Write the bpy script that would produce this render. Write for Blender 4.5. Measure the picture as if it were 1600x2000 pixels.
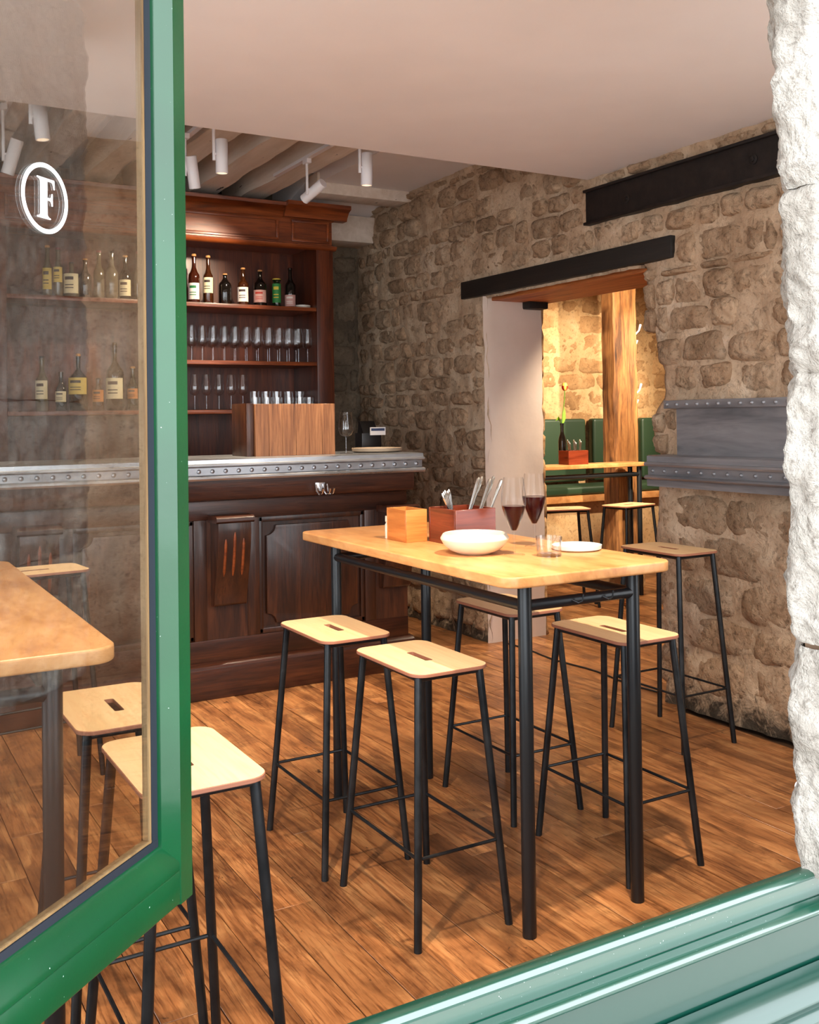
import bpy, bmesh, math, random
from mathutils import Vector, Matrix, noise

for o in list(bpy.data.objects): bpy.data.objects.remove(o)
SC = bpy.context.scene
COL = SC.collection

# ------------------------------------------------------------------ camera
CAM_H = 1.49
cam_d = bpy.data.cameras.new('camera'); cam = bpy.data.objects.new('camera', cam_d); COL.objects.link(cam)
cam_d.sensor_fit = 'AUTO'; cam_d.sensor_width = 36.0
cam_d.lens = 1967.26 * 36.0 / 2000.0
cam_d.shift_x = 0.0; cam_d.shift_y = -(1000.0 - 788.27) / 2000.0
cam_d.clip_start = 0.02; cam_d.clip_end = 100
R_ = Vector((0.867303, -0.497599, -0.013436)); U_ = Vector((0.004487, -0.019176, 0.999806)); F_ = Vector((0.497760, 0.867195, 0.014398))
cam.matrix_world = Matrix(((R_.x, U_.x, -F_.x, 0), (R_.y, U_.y, -F_.y, 0), (R_.z, U_.z, -F_.z, CAM_H), (0, 0, 0, 1)))
SC.camera = cam

# ------------------------------------------------------------------ world, exposure
W = bpy.data.worlds.new('sky'); SC.world = W; W.use_nodes = True
bg = W.node_tree.nodes['Background']; bg.inputs[0].default_value = (0.90, 0.95, 1.0, 1); bg.inputs[1].default_value = 4.6
SC.view_settings.view_transform = 'Standard'; SC.view_settings.look = 'None'
SC.view_settings.exposure = 0.55; SC.view_settings.gamma = 1.0; SC.view_settings.use_curve_mapping = False
SC.cycles.use_denoising = True
SC.cycles.max_bounces = 10; SC.cycles.transparent_max_bounces = 24; SC.cycles.diffuse_bounces = 5
SC.cycles.sample_clamp_indirect = 6.0; SC.cycles.caustics_reflective = False; SC.cycles.caustics_refractive = False

def lamp(name, kind, loc, energy, color, target=None, parent=None, **kw):
    d = bpy.data.lights.new(name, kind); d.energy = energy; d.color = color
    for k, v in kw.items(): setattr(d, k, v)
    o = bpy.data.objects.new(name, d); COL.objects.link(o)
    if parent: o.parent = parent; loc = Vector(loc) - parent.location
    o.location = loc
    if target is not None:
        tl = Vector(target) - (parent.location if parent else Vector((0, 0, 0)))
        o.rotation_euler = (tl - Vector(loc)).to_track_quat('-Z', 'Y').to_euler()
    return o
# daylight opening: a portal only guides sky sampling, it gives off no light of its own
def portal(pos, axis, a0, a1, z0, z1):
    d = bpy.data.lights.new('window_portal', 'AREA'); d.shape = 'RECTANGLE'; d.size = a1 - a0; d.size_y = z1 - z0
    d.cycles.is_portal = True
    o = bpy.data.objects.new('window_portal', d); COL.objects.link(o); m = (a0 + a1) / 2
    o.location = (m, pos[1], (z0 + z1) / 2) if axis == 'y' else (pos[0], m, (z0 + z1) / 2)
    o.rotation_euler = (math.pi / 2, 0, 0) if axis == 'y' else (math.pi / 2, 0, -math.pi / 2)
portal((0, 1.10), 'y', -1.66, 1.42, 0.72, 2.75)
portal((-2.1, 0), 'x', 1.75, 3.85, 0.25, 2.80)
portal((0, 1.05), 'y', 2.56, 3.62, 0.70, 2.76)

# ------------------------------------------------------------------ materials
MATS = {}
def L(c):                                   # sRGB 0..255 -> linear
    return tuple(((v / 255) / 12.92 if v / 255 <= 0.04045 else ((v / 255 + 0.055) / 1.055) ** 2.4) for v in c) + (1,)
class N:
    def __init__(s, name):
        s.m = bpy.data.materials.new(name); s.m.use_nodes = True; s.t = s.m.node_tree; s.t.nodes.clear(); MATS[name] = s.m
        s.out = s.n('ShaderNodeOutputMaterial')
    def n(s, ty, **kw):
        x = s.t.nodes.new(ty)
        for k, v in kw.items(): setattr(x, k, v)
        return x
    def l(s, a, b): s.t.links.new(a, b)
    def math(s, op, a, b=None, clamp=False):
        x = s.n('ShaderNodeMath', operation=op); x.use_clamp = clamp
        for i, v in enumerate((a, b)):
            if v is None: continue
            if isinstance(v, (int, float)): x.inputs[i].default_value = v
            else: s.l(v, x.inputs[i])
        return x.outputs[0]
    def mix(s, fac, a, b, mode='MIX'):
        x = s.n('ShaderNodeMix', data_type='RGBA', blend_type=mode)
        for sock, v in ((x.inputs['Factor'], fac), (x.inputs['A'], a), (x.inputs['B'], b)):
            if isinstance(v, (int, float)): sock.default_value = v
            elif isinstance(v, tuple): sock.default_value = v
            else: s.l(v, sock)
        return x.outputs['Result']
    def ramp(s, fac, stops):
        x = s.n('ShaderNodeValToRGB'); e = x.color_ramp.elements
        while len(e) < len(stops): e.new(0.5)
        for k, (p, c) in enumerate(stops): e[k].position = p; e[k].color = c
        s.l(fac, x.inputs[0]); return x.outputs[0]
    def coords(s, scale=(1, 1, 1), jitter=True):
        tc = s.n('ShaderNodeTexCoord'); v = tc.outputs['Object']
        if jitter:
            oi = s.n('ShaderNodeObjectInfo'); sc = s.n('ShaderNodeVectorMath', operation='SCALE'); sc.inputs[0].default_value = (37.1, 71.3, 53.7)
            s.l(oi.outputs['Random'], sc.inputs['Scale']); ad = s.n('ShaderNodeVectorMath', operation='ADD')
            s.l(v, ad.inputs[0]); s.l(sc.outputs[0], ad.inputs[1]); v = ad.outputs[0]; s.rand = oi.outputs['Random']
        mp = s.n('ShaderNodeVectorMath', operation='MULTIPLY'); mp.inputs[1].default_value = scale; s.l(v, mp.inputs[0])
        return mp.outputs[0]
    def noise(s, vec, scale, detail=4, rough=0.55, dist=0.0):
        x = s.n('ShaderNodeTexNoise'); x.inputs['Scale'].default_value = scale; x.inputs['Detail'].default_value = detail
        x.inputs['Roughness'].default_value = rough; x.inputs['Distortion'].default_value = dist
        s.l(vec, x.inputs['Vector']); return x.outputs['Fac']
    def bsdf(s, col, rough=0.5, bump=None, bstr=0.3, bdist=0.01, **kw):
        b = s.n('ShaderNodeBsdfPrincipled')
        if isinstance(col, tuple): b.inputs['Base Color'].default_value = col
        else: s.l(col, b.inputs['Base Color'])
        if isinstance(rough, (int, float)): b.inputs['Roughness'].default_value = rough
        else: s.l(rough, b.inputs['Roughness'])
        for k, v in kw.items():
            b.inputs[k.replace('_', ' ')].default_value = v
        if bump is not None:
            bp = s.n('ShaderNodeBump'); bp.inputs['Strength'].default_value = bstr; bp.inputs['Distance'].default_value = bdist
            s.l(bump, bp.inputs['Height']); s.l(bp.outputs[0], b.inputs['Normal'])
        s.l(b.outputs[0], s.out.inputs[0]); return b

def plain(name, rgb, rough=0.5, **kw):
    n = N(name); n.bsdf(L(rgb), rough, **kw); return n.m
def wood(name, c_dark, c_mid, c_light, grain=(14, 1.2, 14), rough=0.4, vary=0.25, bstr=0.15, line=0.5, gs=1.0, coat=0.0):
    n = N(name); v = n.coords(grain)
    a = n.noise(v, 1.6 * gs, 5, 0.6, 0.9); c = n.ramp(a, [(0.28, L(c_dark)), (0.5, L(c_mid)), (0.74, L(c_light))])
    v2 = n.coords(tuple(g * 5 if g > 5 else g * 2.2 for g in grain)); f = n.noise(v2, 2.2 * gs, 4, 0.65, 0.4)
    g = n.ramp(f, [(0.36, (line, line * 0.9, line * 0.85, 1)), (0.52, (1, 1, 1, 1))])
    c = n.mix(0.85, c, g, 'MULTIPLY')
    val = n.math('ADD', n.math('MULTIPLY', n.rand, 2 * vary), 1 - vary)
    hs = n.n('ShaderNodeHueSaturation'); n.l(val, hs.inputs['Value']); n.l(c, hs.inputs['Color'])
    n.bsdf(hs.outputs[0], rough, f, bstr, 0.004, Coat_Weight=coat, Coat_Roughness=0.15); return n.m
def stone(name, cols, dark=(60, 50, 40), vary=0.25, fine=1.0, bstr=0.6, rough=0.92, dirt=None, big=4.0, pit=(0.30, 0.47), pitc=0.42):
    n = N(name); v = n.coords((1, 1, 1))
    a = n.noise(v, big, 6, 0.62, 0.6); b = n.noise(v, 38 * fine, 5, 0.7, 0.3); s = n.noise(v, 11, 4, 0.7, 1.2)
    c = n.ramp(a, [(0.25 + 0.5 * i / (len(cols) - 1), L(q)) for i, q in enumerate(cols)])
    pt = n.ramp(b, [(pit[0], (pitc, pitc * 0.94, pitc * 0.88, 1)), (pit[1], (1, 1, 1, 1))]); c = n.mix(0.8, c, pt, 'MULTIPLY')
    st = n.ramp(s, [(0.30, (1, 1, 1, 1)), (0.40, (0, 0, 0, 1))]); c = n.mix(n.math('MULTIPLY', st, 0.45), c, L(dark))
    if dirt:
        tc = n.n('ShaderNodeTexCoord'); sx = n.n('ShaderNodeSeparateXYZ'); n.l(tc.outputs['Object'], sx.inputs[0])
        h = n.math('ADD', sx.outputs[2], n.math('MULTIPLY', n.math('SUBTRACT', s, 0.5), 0.5))
        d = n.ramp(h, [(0.02, (1, 1, 1, 1)), (dirt, (0, 0, 0, 1))]); c = n.mix(n.math('MULTIPLY', d, 0.9), c, L((34, 28, 24)))
    val = n.math('ADD', n.math('MULTIPLY', n.rand, 2 * vary), 1 - vary)
    hs = n.n('ShaderNodeHueSaturation'); n.l(val, hs.inputs['Value']); n.l(c, hs.inputs['Color'])
    hgt = n.math('ADD', n.math('MULTIPLY', b, 0.6), n.math('MULTIPLY', n.noise(v, 14, 5, 0.7, 0.5), 0.9))
    n.bsdf(hs.outputs[0], rough, hgt, bstr, 0.02, Specular_IOR_Level=0.25); return n.m
def thin_glass(name, f0, edge, power, tint=(1, 1, 1), rough=0.0):
    n = N(name); lw = n.n('ShaderNodeLayerWeight'); lw.inputs[0].default_value = 0.5
    f = n.math('ADD', n.math('MULTIPLY', n.math('POWER', lw.outputs['Facing'], power), edge), f0, True)
    tr = n.n('ShaderNodeBsdfTransparent'); tr.inputs[0].default_value = tint + (1,)
    gl = n.n('ShaderNodeBsdfGlossy'); gl.inputs['Roughness'].default_value = rough
    mx = n.n('ShaderNodeMixShader'); n.l(f, mx.inputs[0]); n.l(tr.outputs[0], mx.inputs[1]); n.l(gl.outputs[0], mx.inputs[2])
    n.l(mx.outputs[0], n.out.inputs[0]); return n.m

n = N('floor_oak'); v = n.coords((7, 1.1, 7)); a = n.noise(v, 1.5, 5, 0.6, 1.6)
c = n.ramp(a, [(0.26, L((96, 56, 28))), (0.5, L((154, 101, 60))), (0.74, L((190, 138, 88)))])
g = n.noise(n.coords((1, 0.055, 1)), 9.0, 2, 0.4, 2.5); wv = n.math('PINGPONG', n.math('MULTIPLY', g, 22.0), 1.0)
ring_ = n.ramp(wv, [(0.10, (0.62, 0.55, 0.50, 1)), (0.42, (1, 1, 1, 1))])
c = n.mix(n.ramp(n.noise(n.coords((3, 0.6, 3)), 1.4, 2), [(0.42, (0.05, 0.05, 0.05, 1)), (0.62, (0.95, 0.95, 0.95, 1))]), c, n.mix(1.0, c, ring_, 'MULTIPLY'))
f = n.noise(n.coords((120, 7, 120)), 1.0, 3, 0.6, 0.3); c = n.mix(0.8, c, n.ramp(f, [(0.34, (0.45, 0.38, 0.34, 1)), (0.5, (1, 1, 1, 1))]), 'MULTIPLY')
bl = n.noise(n.coords((1, 1, 1)), 3.2, 5, 0.65, 0.8); c = n.mix(0.9, c, n.ramp(bl, [(0.34, (0.40, 0.36, 0.34, 1)), (0.55, (1, 1, 1, 1))]), 'MULTIPLY')
sp = n.noise(n.coords((26, 14, 26)), 1.0, 4, 0.7, 0.5); c = n.mix(n.ramp(sp, [(0.28, (0.9, 0.9, 0.9, 1)), (0.35, (0, 0, 0, 1))]), c, L((44, 26, 16)))
hs = n.n('ShaderNodeHueSaturation'); n.l(n.math('ADD', n.math('MULTIPLY', n.rand, 0.36), 0.84), hs.inputs['Value']); n.l(c, hs.inputs['Color'])
n.bsdf(hs.outputs[0], n.ramp(bl, [(0.3, (0.42, 0.42, 0.42, 1)), (0.7, (0.28, 0.28, 0.28, 1))]), f, 0.25, 0.003)
wood('bar_oak', (34, 16, 8), (58, 29, 14), (84, 45, 23), (9, 9, 1.0), 0.36, 0.12, 0.2, 0.5, coat=0.15)
wood('bar_oak_rail', (36, 17, 10), (62, 30, 17), (86, 46, 26), (1.0, 9, 9), 0.34, 0.08, 0.2, 0.5, coat=0.15)
wood('mahogany', (52, 20, 9), (88, 38, 16), (116, 54, 24), (9, 9, 1.0), 0.36, 0.1, 0.12, 0.6, coat=0.2)
wood('mahogany_long', (76, 30, 12), (128, 60, 24), (160, 82, 36), (1.0, 9, 9), 0.36, 0.1, 0.12, 0.6, coat=0.2)
wood('box_oak', (96, 58, 34), (140, 92, 58), (166, 116, 76), (12, 12, 1.0), 0.45, 0.1, 0.12, 0.6)
wood('table_beech', (178, 120, 70), (204, 146, 90), (220, 168, 114), (5, 1.6, 5), 0.34, 0.05, 0.06, 0.86)
wood('seat_ply', (226, 188, 138), (234, 198, 150), (240, 208, 162), (9, 1.0, 9), 0.38, 0.03, 0.03, 0.95)
plain('ply_edge', (150, 96, 72), 0.6)
wood('light_box_wood', (172, 100, 46), (194, 122, 60), (206, 140, 76), (1.0, 1.0, 11), 0.42, 0.03, 0.06, 0.82)
wood('red_box_wood', (80, 30, 17), (112, 46, 26), (136, 62, 37), (1.2, 1.2, 11), 0.3, 0.03, 0.06, 0.75, coat=0.3)
wood('old_timber', (70, 42, 22), (150, 100, 54), (198, 146, 86), (9, 9, 0.9), 0.7, 0.08, 0.6, 0.42)
wood('lintel_wood', (128, 66, 28), (176, 100, 48), (206, 130, 70), (9, 0.9, 9), 0.6, 0.05, 0.3, 0.6)
wood('black_timber', (14, 11, 9), (24, 19, 15), (38, 30, 24), (9, 0.9, 9), 0.6, 0.05, 0.5, 0.6)
stone('wall_stone', [(134, 104, 78), (160, 130, 102), (178, 150, 122), (192, 168, 142)], vary=0.14, bstr=1.0, pit=(0.33, 0.50), pitc=0.36)  # pit shade put into the colour, as soft light hides the relief
stone('wall_mortar', [(158, 130, 104), (180, 152, 124), (200, 174, 146), (212, 190, 166)], vary=0.0, bstr=0.8, dirt=0.16)
stone('dark_stone', [(84, 74, 62), (110, 96, 80), (134, 118, 98)], vary=0.2)
stone('far_stone', [(150, 112, 74), (184, 144, 100), (208, 172, 126)], dark=(104, 60, 34), vary=0.14)
stone('far_mortar', [(186, 146, 102), (206, 170, 124), (222, 190, 146)], dark=(120, 76, 44), vary=0.0, bstr=0.4)
stone('white_limestone', [(146, 138, 128), (170, 163, 154), (188, 182, 174)], dark=(92, 78, 64), vary=0.03, fine=1.3, bstr=0.9, big=6)
plain('limestone_joint', (150, 120, 96), 0.95)
n = N('ceiling_plaster'); v = n.coords((1, 1, 1), False); a = n.noise(v, 1.6, 3)
n.bsdf(n.ramp(a, [(0.3, L((232, 226, 224))), (0.7, L((240, 234, 232)))]), 0.9, n.noise(v, 60, 3), 0.05, 0.004)
n = N('jamb_plaster'); v = n.coords((1, 1, 1), False); a = n.noise(v, 2.2, 4)
n.bsdf(n.ramp(a, [(0.3, L((206, 186, 170))), (0.7, L((220, 202, 188)))]), 0.85, n.noise(v, 12, 4), 0.15, 0.01)
n = N('painted_beam'); v = n.coords((9, 1.0, 9)); a = n.noise(v, 1.6, 5, 0.6, 0.6); v2 = n.coords((26, 7, 26)); k = n.noise(v2, 1.0, 2, 0.5)
c = n.ramp(a, [(0.3, L((206, 188, 170))), (0.7, L((228, 214, 200)))])
c = n.mix(n.ramp(k, [(0.25, (1, 1, 1, 1)), (0.28, (0, 0, 0, 1))]), c, L((40, 32, 28)))
n.bsdf(c, 0.75, a, 0.5, 0.01)
n = N('green_paint'); v = n.coords((1, 1, 1)); a = n.noise(v, 3, 3); sp = n.noise(v, 220, 2, 0.5)
c = n.ramp(a, [(0.3, L((0, 58, 30))), (0.7, L((0, 72, 38)))])
c = n.mix(n.ramp(sp, [(0.77, (0, 0, 0, 1)), (0.80, (1, 1, 1, 1))]), c, L((190, 205, 198)))
n.bsdf(c, 0.28, n.noise(v, 26, 4, 0.6), 0.12, 0.004, Coat_Weight=0.45, Coat_Roughness=0.10, Specular_IOR_Level=0.4)
plain('dark_green_paint', (4, 50, 40), 0.3, Coat_Weight=0.7, Coat_Roughness=0.12, Coat_IOR=1.55)
n = N('green_gloss'); v = n.coords((1, 1, 1), False); sp = n.noise(v, 300, 2, 0.5)
c = n.mix(n.ramp(sp, [(0.74, (0, 0, 0, 1)), (0.77, (1, 1, 1, 1))]), L((0, 62, 46)), L((200, 212, 206)))
n.bsdf(c, 0.3, n.noise(v, 40, 4, 0.6), 0.06, 0.003, Coat_Weight=1.0, Coat_Roughness=0.13, Coat_IOR=1.9)
plain('gasket', (28, 34, 44), 0.5)
wood('tan_bead', (92, 68, 40), (122, 94, 58), (150, 120, 80), (9, 9, 1), 0.6, 0.05, 0.3, 0.7)
plain('decal_white', (250, 250, 250), 0.5)
n = N('blackened_steel'); v = n.coords((1, 1, 1)); a = n.noise(v, 9, 4, 0.6)
n.bsdf(n.ramp(a, [(0.3, L((36, 40, 44))), (0.7, L((58, 60, 62)))]), n.ramp(a, [(0.3, (0.28, 0.28, 0.28, 1)), (0.7, (0.45, 0.45, 0.45, 1))]), Metallic=0.75)
plain('black_powdercoat', (30, 33, 36), 0.36, Metallic=0.3)
n = N('zinc'); v = n.coords((1, 6, 6), False); a = n.noise(v, 3, 4, 0.6, 0.4)
n.bsdf(n.ramp(a, [(0.3, L((150, 152, 156))), (0.7, L((188, 190, 194)))]), n.ramp(a, [(0.3, (0.24, 0.24, 0.24, 1)), (0.7, (0.4, 0.4, 0.4, 1))]), Metallic=0.9)
n = N('old_zinc'); v = n.coords((8, 1, 8), False); a = n.noise(v, 1.6, 4, 0.6, 0.6)
n.bsdf(n.ramp(a, [(0.3, L((112, 112, 116))), (0.7, L((166, 164, 166)))]), 0.38, Metallic=0.45)
n = N('iron'); v = n.coords((1, 1, 1)); a = n.noise(v, 14, 5, 0.65)
n.bsdf(n.ramp(a, [(0.35, L((17, 13, 12))), (0.75, L((44, 34, 30)))]), 0.55, a, 0.3, 0.006, Metallic=0.3)
plain('chrome', (205, 205, 208), 0.18, Metallic=1.0)
plain('steel_cutlery', (215, 212, 206), 0.2, Metallic=1.0)
plain('white_lamp', (232, 226, 226), 0.4)
plain('ceramic', (222, 212, 196), 0.32, Coat_Weight=0.4)
plain('ceramic_white', (228, 226, 222), 0.3, Coat_Weight=0.4)
plain('clay_plate', (170, 150, 128), 0.5)
plain('black_plastic', (14, 14, 16), 0.35)
plain('paper', (205, 205, 208), 0.7); plain('blue_print', (44, 58, 92), 0.7)
plain('red_wine', (40, 2, 7), 0.08, Specular_IOR_Level=0.12)
plain('green_leather', (44, 66, 46), 0.42); plain('green_leather_dark', (34, 54, 38), 0.45)
plain('leaf', (120, 170, 40), 0.5); plain('stem', (104, 140, 40), 0.5); plain('petal_yellow', (246, 214, 96), 0.5); plain('petal_red', (206, 52, 36), 0.5)
plain('cable', (18, 16, 15), 0.5)
plain('cork', (196, 140, 84), 0.8)
plain('pavement', (196, 193, 188), 0.9)
plain('room_plaster', (206, 190, 174), 0.9)
plain('slot_dark', (70, 46, 26), 0.7)
thin_glass('window_glass', 0.23, 0.75, 4.0, (0.97, 0.985, 0.975))
thin_glass('clear_glass', 0.015, 0.75, 3.4, (0.985, 0.985, 0.985))
thin_glass('thick_glass', 0.05, 0.9, 2.2, (0.985, 0.985, 0.985))
thin_glass('shelf_glass', 0.07, 0.8, 2.8, (0.985, 0.985, 0.985))
n = N('lamp_lens'); e = n.n('ShaderNodeEmission'); e.inputs[0].default_value = (1, 0.72, 0.42, 1); e.inputs[1].default_value = 3.0; n.l(e.outputs[0], n.out.inputs[0])
def bottle_glass(name, rgb): return plain(name, rgb, 0.06, Coat_Weight=0.5)
for nm, c in (('glass_dark', (16, 13, 11)), ('glass_amber', (58, 28, 10)), ('glass_green', (22, 30, 14)), ('glass_rum', (58, 22, 10)), ('glass_pale', (104, 92, 72))): bottle_glass(nm, c)
for nm, c in (('label_cream', (232, 214, 172)), ('label_white', (226, 214, 204)), ('label_yellow', (224, 190, 96)), ('label_green', (44, 128, 60)), ('label_orange', (196, 120, 48)), ('label_pink', (196, 150, 140)), ('ink', (60, 44, 40)), ('ink_red', (176, 50, 36)), ('ink_green', (30, 110, 56)), ('cap_yellow', (214, 190, 60)), ('cap_red', (120, 24, 34))): plain(nm, c, 0.6)

# ------------------------------------------------------------------ mesh helpers
class B:
    """collects shapes in world (or thing-local) coordinates into one mesh"""
    def __init__(s): s.v = []; s.f = []
    def add(s, vs, fs):
        k = len(s.v); s.v += [tuple(p) for p in vs]; s.f += [tuple(i + k for i in f) for f in fs]; return s
    def box(s, x0, x1, y0, y1, z0, z1):
        return s.add([(x, y, z) for x in (x0, x1) for y in (y0, y1) for z in (z0, z1)],
                     [(0, 1, 3, 2), (4, 6, 7, 5), (0, 4, 5, 1), (2, 3, 7, 6), (0, 2, 6, 4), (1, 5, 7, 3)])
    def tube(s, pts, r, n=12, cap=True):
        pts = [Vector(p) for p in pts]; rr = r if isinstance(r, (list, tuple)) else [r] * len(pts); vs = []; fs = []
        up = None
        for i, p in enumerate(pts):
            d = (pts[min(i + 1, len(pts) - 1)] - pts[max(i - 1, 0)]).normalized()
            if up is None: up = Vector((0, 0, 1)) if abs(d.z) < 0.9 else Vector((1, 0, 0))
            a = d.cross(up).normalized(); b = d.cross(a).normalized(); up = -b if False else up
            for k in range(n):
                t = 2 * math.pi * k / n; vs.append(p + a * math.cos(t) * rr[i] + b * math.sin(t) * rr[i])
        for i in range(len(pts) - 1):
            for k in range(n): fs.append((i * n + k, i * n + (k + 1) % n, (i + 1) * n + (k + 1) % n, (i + 1) * n + k))
        if cap: fs.append(tuple(range(n))[::-1]); fs.append(tuple((len(pts) - 1) * n + k for k in range(n)))
        return s.add(vs, fs)
    def lathe(s, prof, n=32, c=(0, 0, 0), a0=0.0, a1=2 * math.pi):
        full = abs(a1 - a0 - 2 * math.pi) < 1e-6; m = n if full else n + 1; vs = []; fs = []
        for r, z in prof:
            for k in range(m):
                t = a0 + (a1 - a0) * k / n; vs.append((c[0] + r * math.cos(t), c[1] + r * math.sin(t), c[2] + z))
        for i in range(len(prof) - 1):
            for k in range(n):
                k2 = (k + 1) % m; fs.append((i * m + k, i * m + k2, (i + 1) * m + k2, (i + 1) * m + k))
        return s.add(vs, fs)
    def prism(s, poly, axis, a, b):
        """poly: 2-D outline; axis 'x': (y,z) run along x, 'y': (x,z), 'z': (x,y)"""
        f = {'x': lambda p, t: (t, p[0], p[1]), 'y': lambda p, t: (p[0], t, p[1]), 'z': lambda p, t: (p[0], p[1], t)}[axis]
        m = len(poly); vs = [f(p, a) for p in poly] + [f(p, b) for p in poly]
        return s.add(vs, [tuple(range(m)), tuple(range(2 * m - 1, m - 1, -1))] + [(i, i + m, (i + 1) % m + m, (i + 1) % m) for i in range(m)])

def finish(name, b, mat, parent=None, bevel=0.0, seg=2, angle=40, local=False):
    me = bpy.data.meshes.new(name)
    vs = b.v
    if parent is not None and not local:
        lx, ly, lz = parent_loc(parent); vs = [(x - lx, y - ly, z - lz) for x, y, z in vs]
    me.from_pydata(vs, [], b.f); me.validate()
    bm = bmesh.new(); bm.from_mesh(me); bmesh.ops.recalc_face_normals(bm, faces=bm.faces)
    if bevel:
        bmesh.ops.bevel(bm, geom=[e for e in bm.edges if len(e.link_faces) == 2 and e.calc_face_angle(0) > 0.5], offset=bevel, segments=seg, affect='EDGES', profile=0.6, clamp_overlap=True)
    bm.to_mesh(me); bm.free()
    me.polygons.foreach_set('use_smooth', [True] * len(me.polygons)); me.set_sharp_from_angle(angle=math.radians(angle))
    if mat: me.materials.append(MATS[mat])
    o = bpy.data.objects.new(name, me); COL.objects.link(o)
    if parent is not None: o.parent = parent
    return o
def parent_loc(p):
    v = Vector(p.location); q = p.parent
    while q is not None: v = v + Vector(q.location); q = q.parent
    return v
def tag(o, label, cat, group=None):
    o['label'] = label; o['category'] = cat
    if group: o['group'] = group
    return o
def thing(name, label, cat, loc=(0, 0, 0), rz=0.0, group=None):
    o = bpy.data.objects.new(name, None); COL.objects.link(o); o.empty_display_size = 0.05
    o.location = loc; o.rotation_euler = (0, 0, rz); return tag(o, label, cat, group)
def solid(name, b, mat, label, cat, group=None, origin=None, **kw):
    """a thing that is one mesh, origin at its base"""
    if origin is None:
        xs = [p[0] for p in b.v]; ys = [p[1] for p in b.v]; origin = ((min(xs) + max(xs)) / 2, (min(ys) + max(ys)) / 2, min(p[2] for p in b.v))
    b.v = [(x - origin[0], y - origin[1], z - origin[2]) for x, y, z in b.v]
    o = finish(name, b, mat, None, **kw); o.location = origin; return tag(o, label, cat, group)
def struct(name, b, mat, parent=None, label=None, **kw):
    o = finish(name, b, mat, parent, **kw)
    if parent is None: o['kind'] = 'structure'
    if label: o['label'] = label
    return o
def dup(root, loc, rz, label, group=None):
    r = root.copy(); COL.objects.link(r); r.location = loc; r.rotation_euler = (0, 0, rz); r['label'] = label
    if group: r['group'] = group
    for ch in list(root.children):
        c = ch.copy(); COL.objects.link(c); c.parent = r
        for g in list(ch.children):
            d = g.copy(); COL.objects.link(d); d.parent = c
    return r
def rrect(x0, x1, y0, y1, r, n=5):
    out = []
    for cx, cy, a in ((x1 - r, y1 - r, 0), (x0 + r, y1 - r, 90), (x0 + r, y0 + r, 180), (x1 - r, y0 + r, 270)):
        for k in range(n + 1):
            t = math.radians(a + 90 * k / n); out.append((cx + r * math.cos(t), cy + r * math.sin(t)))
    return out
ORD = ['first', 'second', 'third', 'fourth', 'fifth', 'sixth', 'seventh', 'eighth', 'ninth', 'tenth', 'eleventh', 'twelfth', 'thirteenth', 'fourteenth', 'fifteenth', 'sixteenth']
def nz(x, y, z, s=1.0, o=4): return noise.fractal(Vector((x * s, y * s, z * s)), 1.0, 2.0, o)
rnd = random.Random(7)

# ================================================================== STRUCTURE
XW, YB, ZC, ZC2 = 3.75, 7.35, 2.837, 3.30           # right wall, back wall, plaster ceiling, beamed ceiling
# ---- floor
floor = struct('floor', B().box(-1.9, 8.5, 0.98, 8.0, -0.12, -0.022), 'slot_dark')
planks = []
x = -0.20; ci = 0
while x < 7.2:
    w = 0.153 + rnd.uniform(-0.012, 0.012); y0 = 1.19 if x < 3.6 else 3.8
    y_end = 5.36 if x + w < 3.0 else (7.3 if x + w < 3.72 else 7.7)
    y = y0 - rnd.uniform(0, 1.2); first = True
    while y < y_end:
        ln = rnd.uniform(1.0, 2.1); a = max(y, y0); b_ = min(y + ln, y_end)
        if y_end - b_ < 0.3: b_ = y_end
        if b_ - a > 0.05:
            dz = rnd.uniform(-0.0012, 0.0012); hx = w / 2 - 0.0013; hy = (b_ - a) / 2 - 0.0013
            o = finish('plank', B().box(-hx, hx, -hy, hy, -0.021, dz), 'floor_oak', floor, bevel=0.0012, seg=1, local=True)
            o.location = (x + w / 2, (a + b_) / 2, 0)
        y = b_ if b_ == y_end else y + ln
    x += w

# ---- pavement outside
struct('ground_street', B().box(-8, 10, -9, 0.92, -0.16, -0.06).box(-10, -2.15, 0.92, 9, -0.16, -0.06), 'pavement')

# ---- plaster ceiling, beamed ceiling
struct('ceiling', B().box(-1.9, XW + 0.02, 1.0, 4.46, ZC, ZC2 + 0.1), 'ceiling_plaster')
ceil2 = struct('ceiling_beamed', B().box(-1.9, XW + 0.1, 4.4, 7.6, ZC2, ZC2 + 0.12), 'ceiling_plaster')
for k in range(13):
    cx = 2.66 - 0.37 * k
    vs = []; fs = []; ny = 40
    for i in range(ny + 1):
        yy = 4.47 + (7.30 - 4.47) * i / ny; wob = lambda s: 0.016 * nz(cx * 3 + s, yy, s, 1.6)
        for (ax, az, sd) in ((-0.085, ZC2, 1), (-0.085, 3.11, 2), (0.085, 3.11, 3), (0.085, ZC2, 4)):
            vs.append((cx + ax + wob(sd), yy, az + (wob(sd + 5) if az < 3.2 else 0.02)))
    for i in range(ny):
        for j in range(3): fs.append((i * 4 + j, i * 4 + j + 1, i * 4 + 5 + j, i * 4 + 4 + j))
    fs += [(0, 1, 2, 3), (ny * 4 + 3, ny * 4 + 2, ny * 4 + 1, ny * 4)]
    finish('beam', B().add(vs, fs), 'painted_beam', ceil2)
finish('plaster_panel', B().box(3.02, XW + 0.02, 4.47, 6.60, 3.18, 3.301), 'ceiling_plaster', ceil2)
finish('beam', B().box(3.00, XW + 0.05, 6.50, 6.72, 3.10, 3.25), 'painted_beam', ceil2, bevel=0.012)
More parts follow.
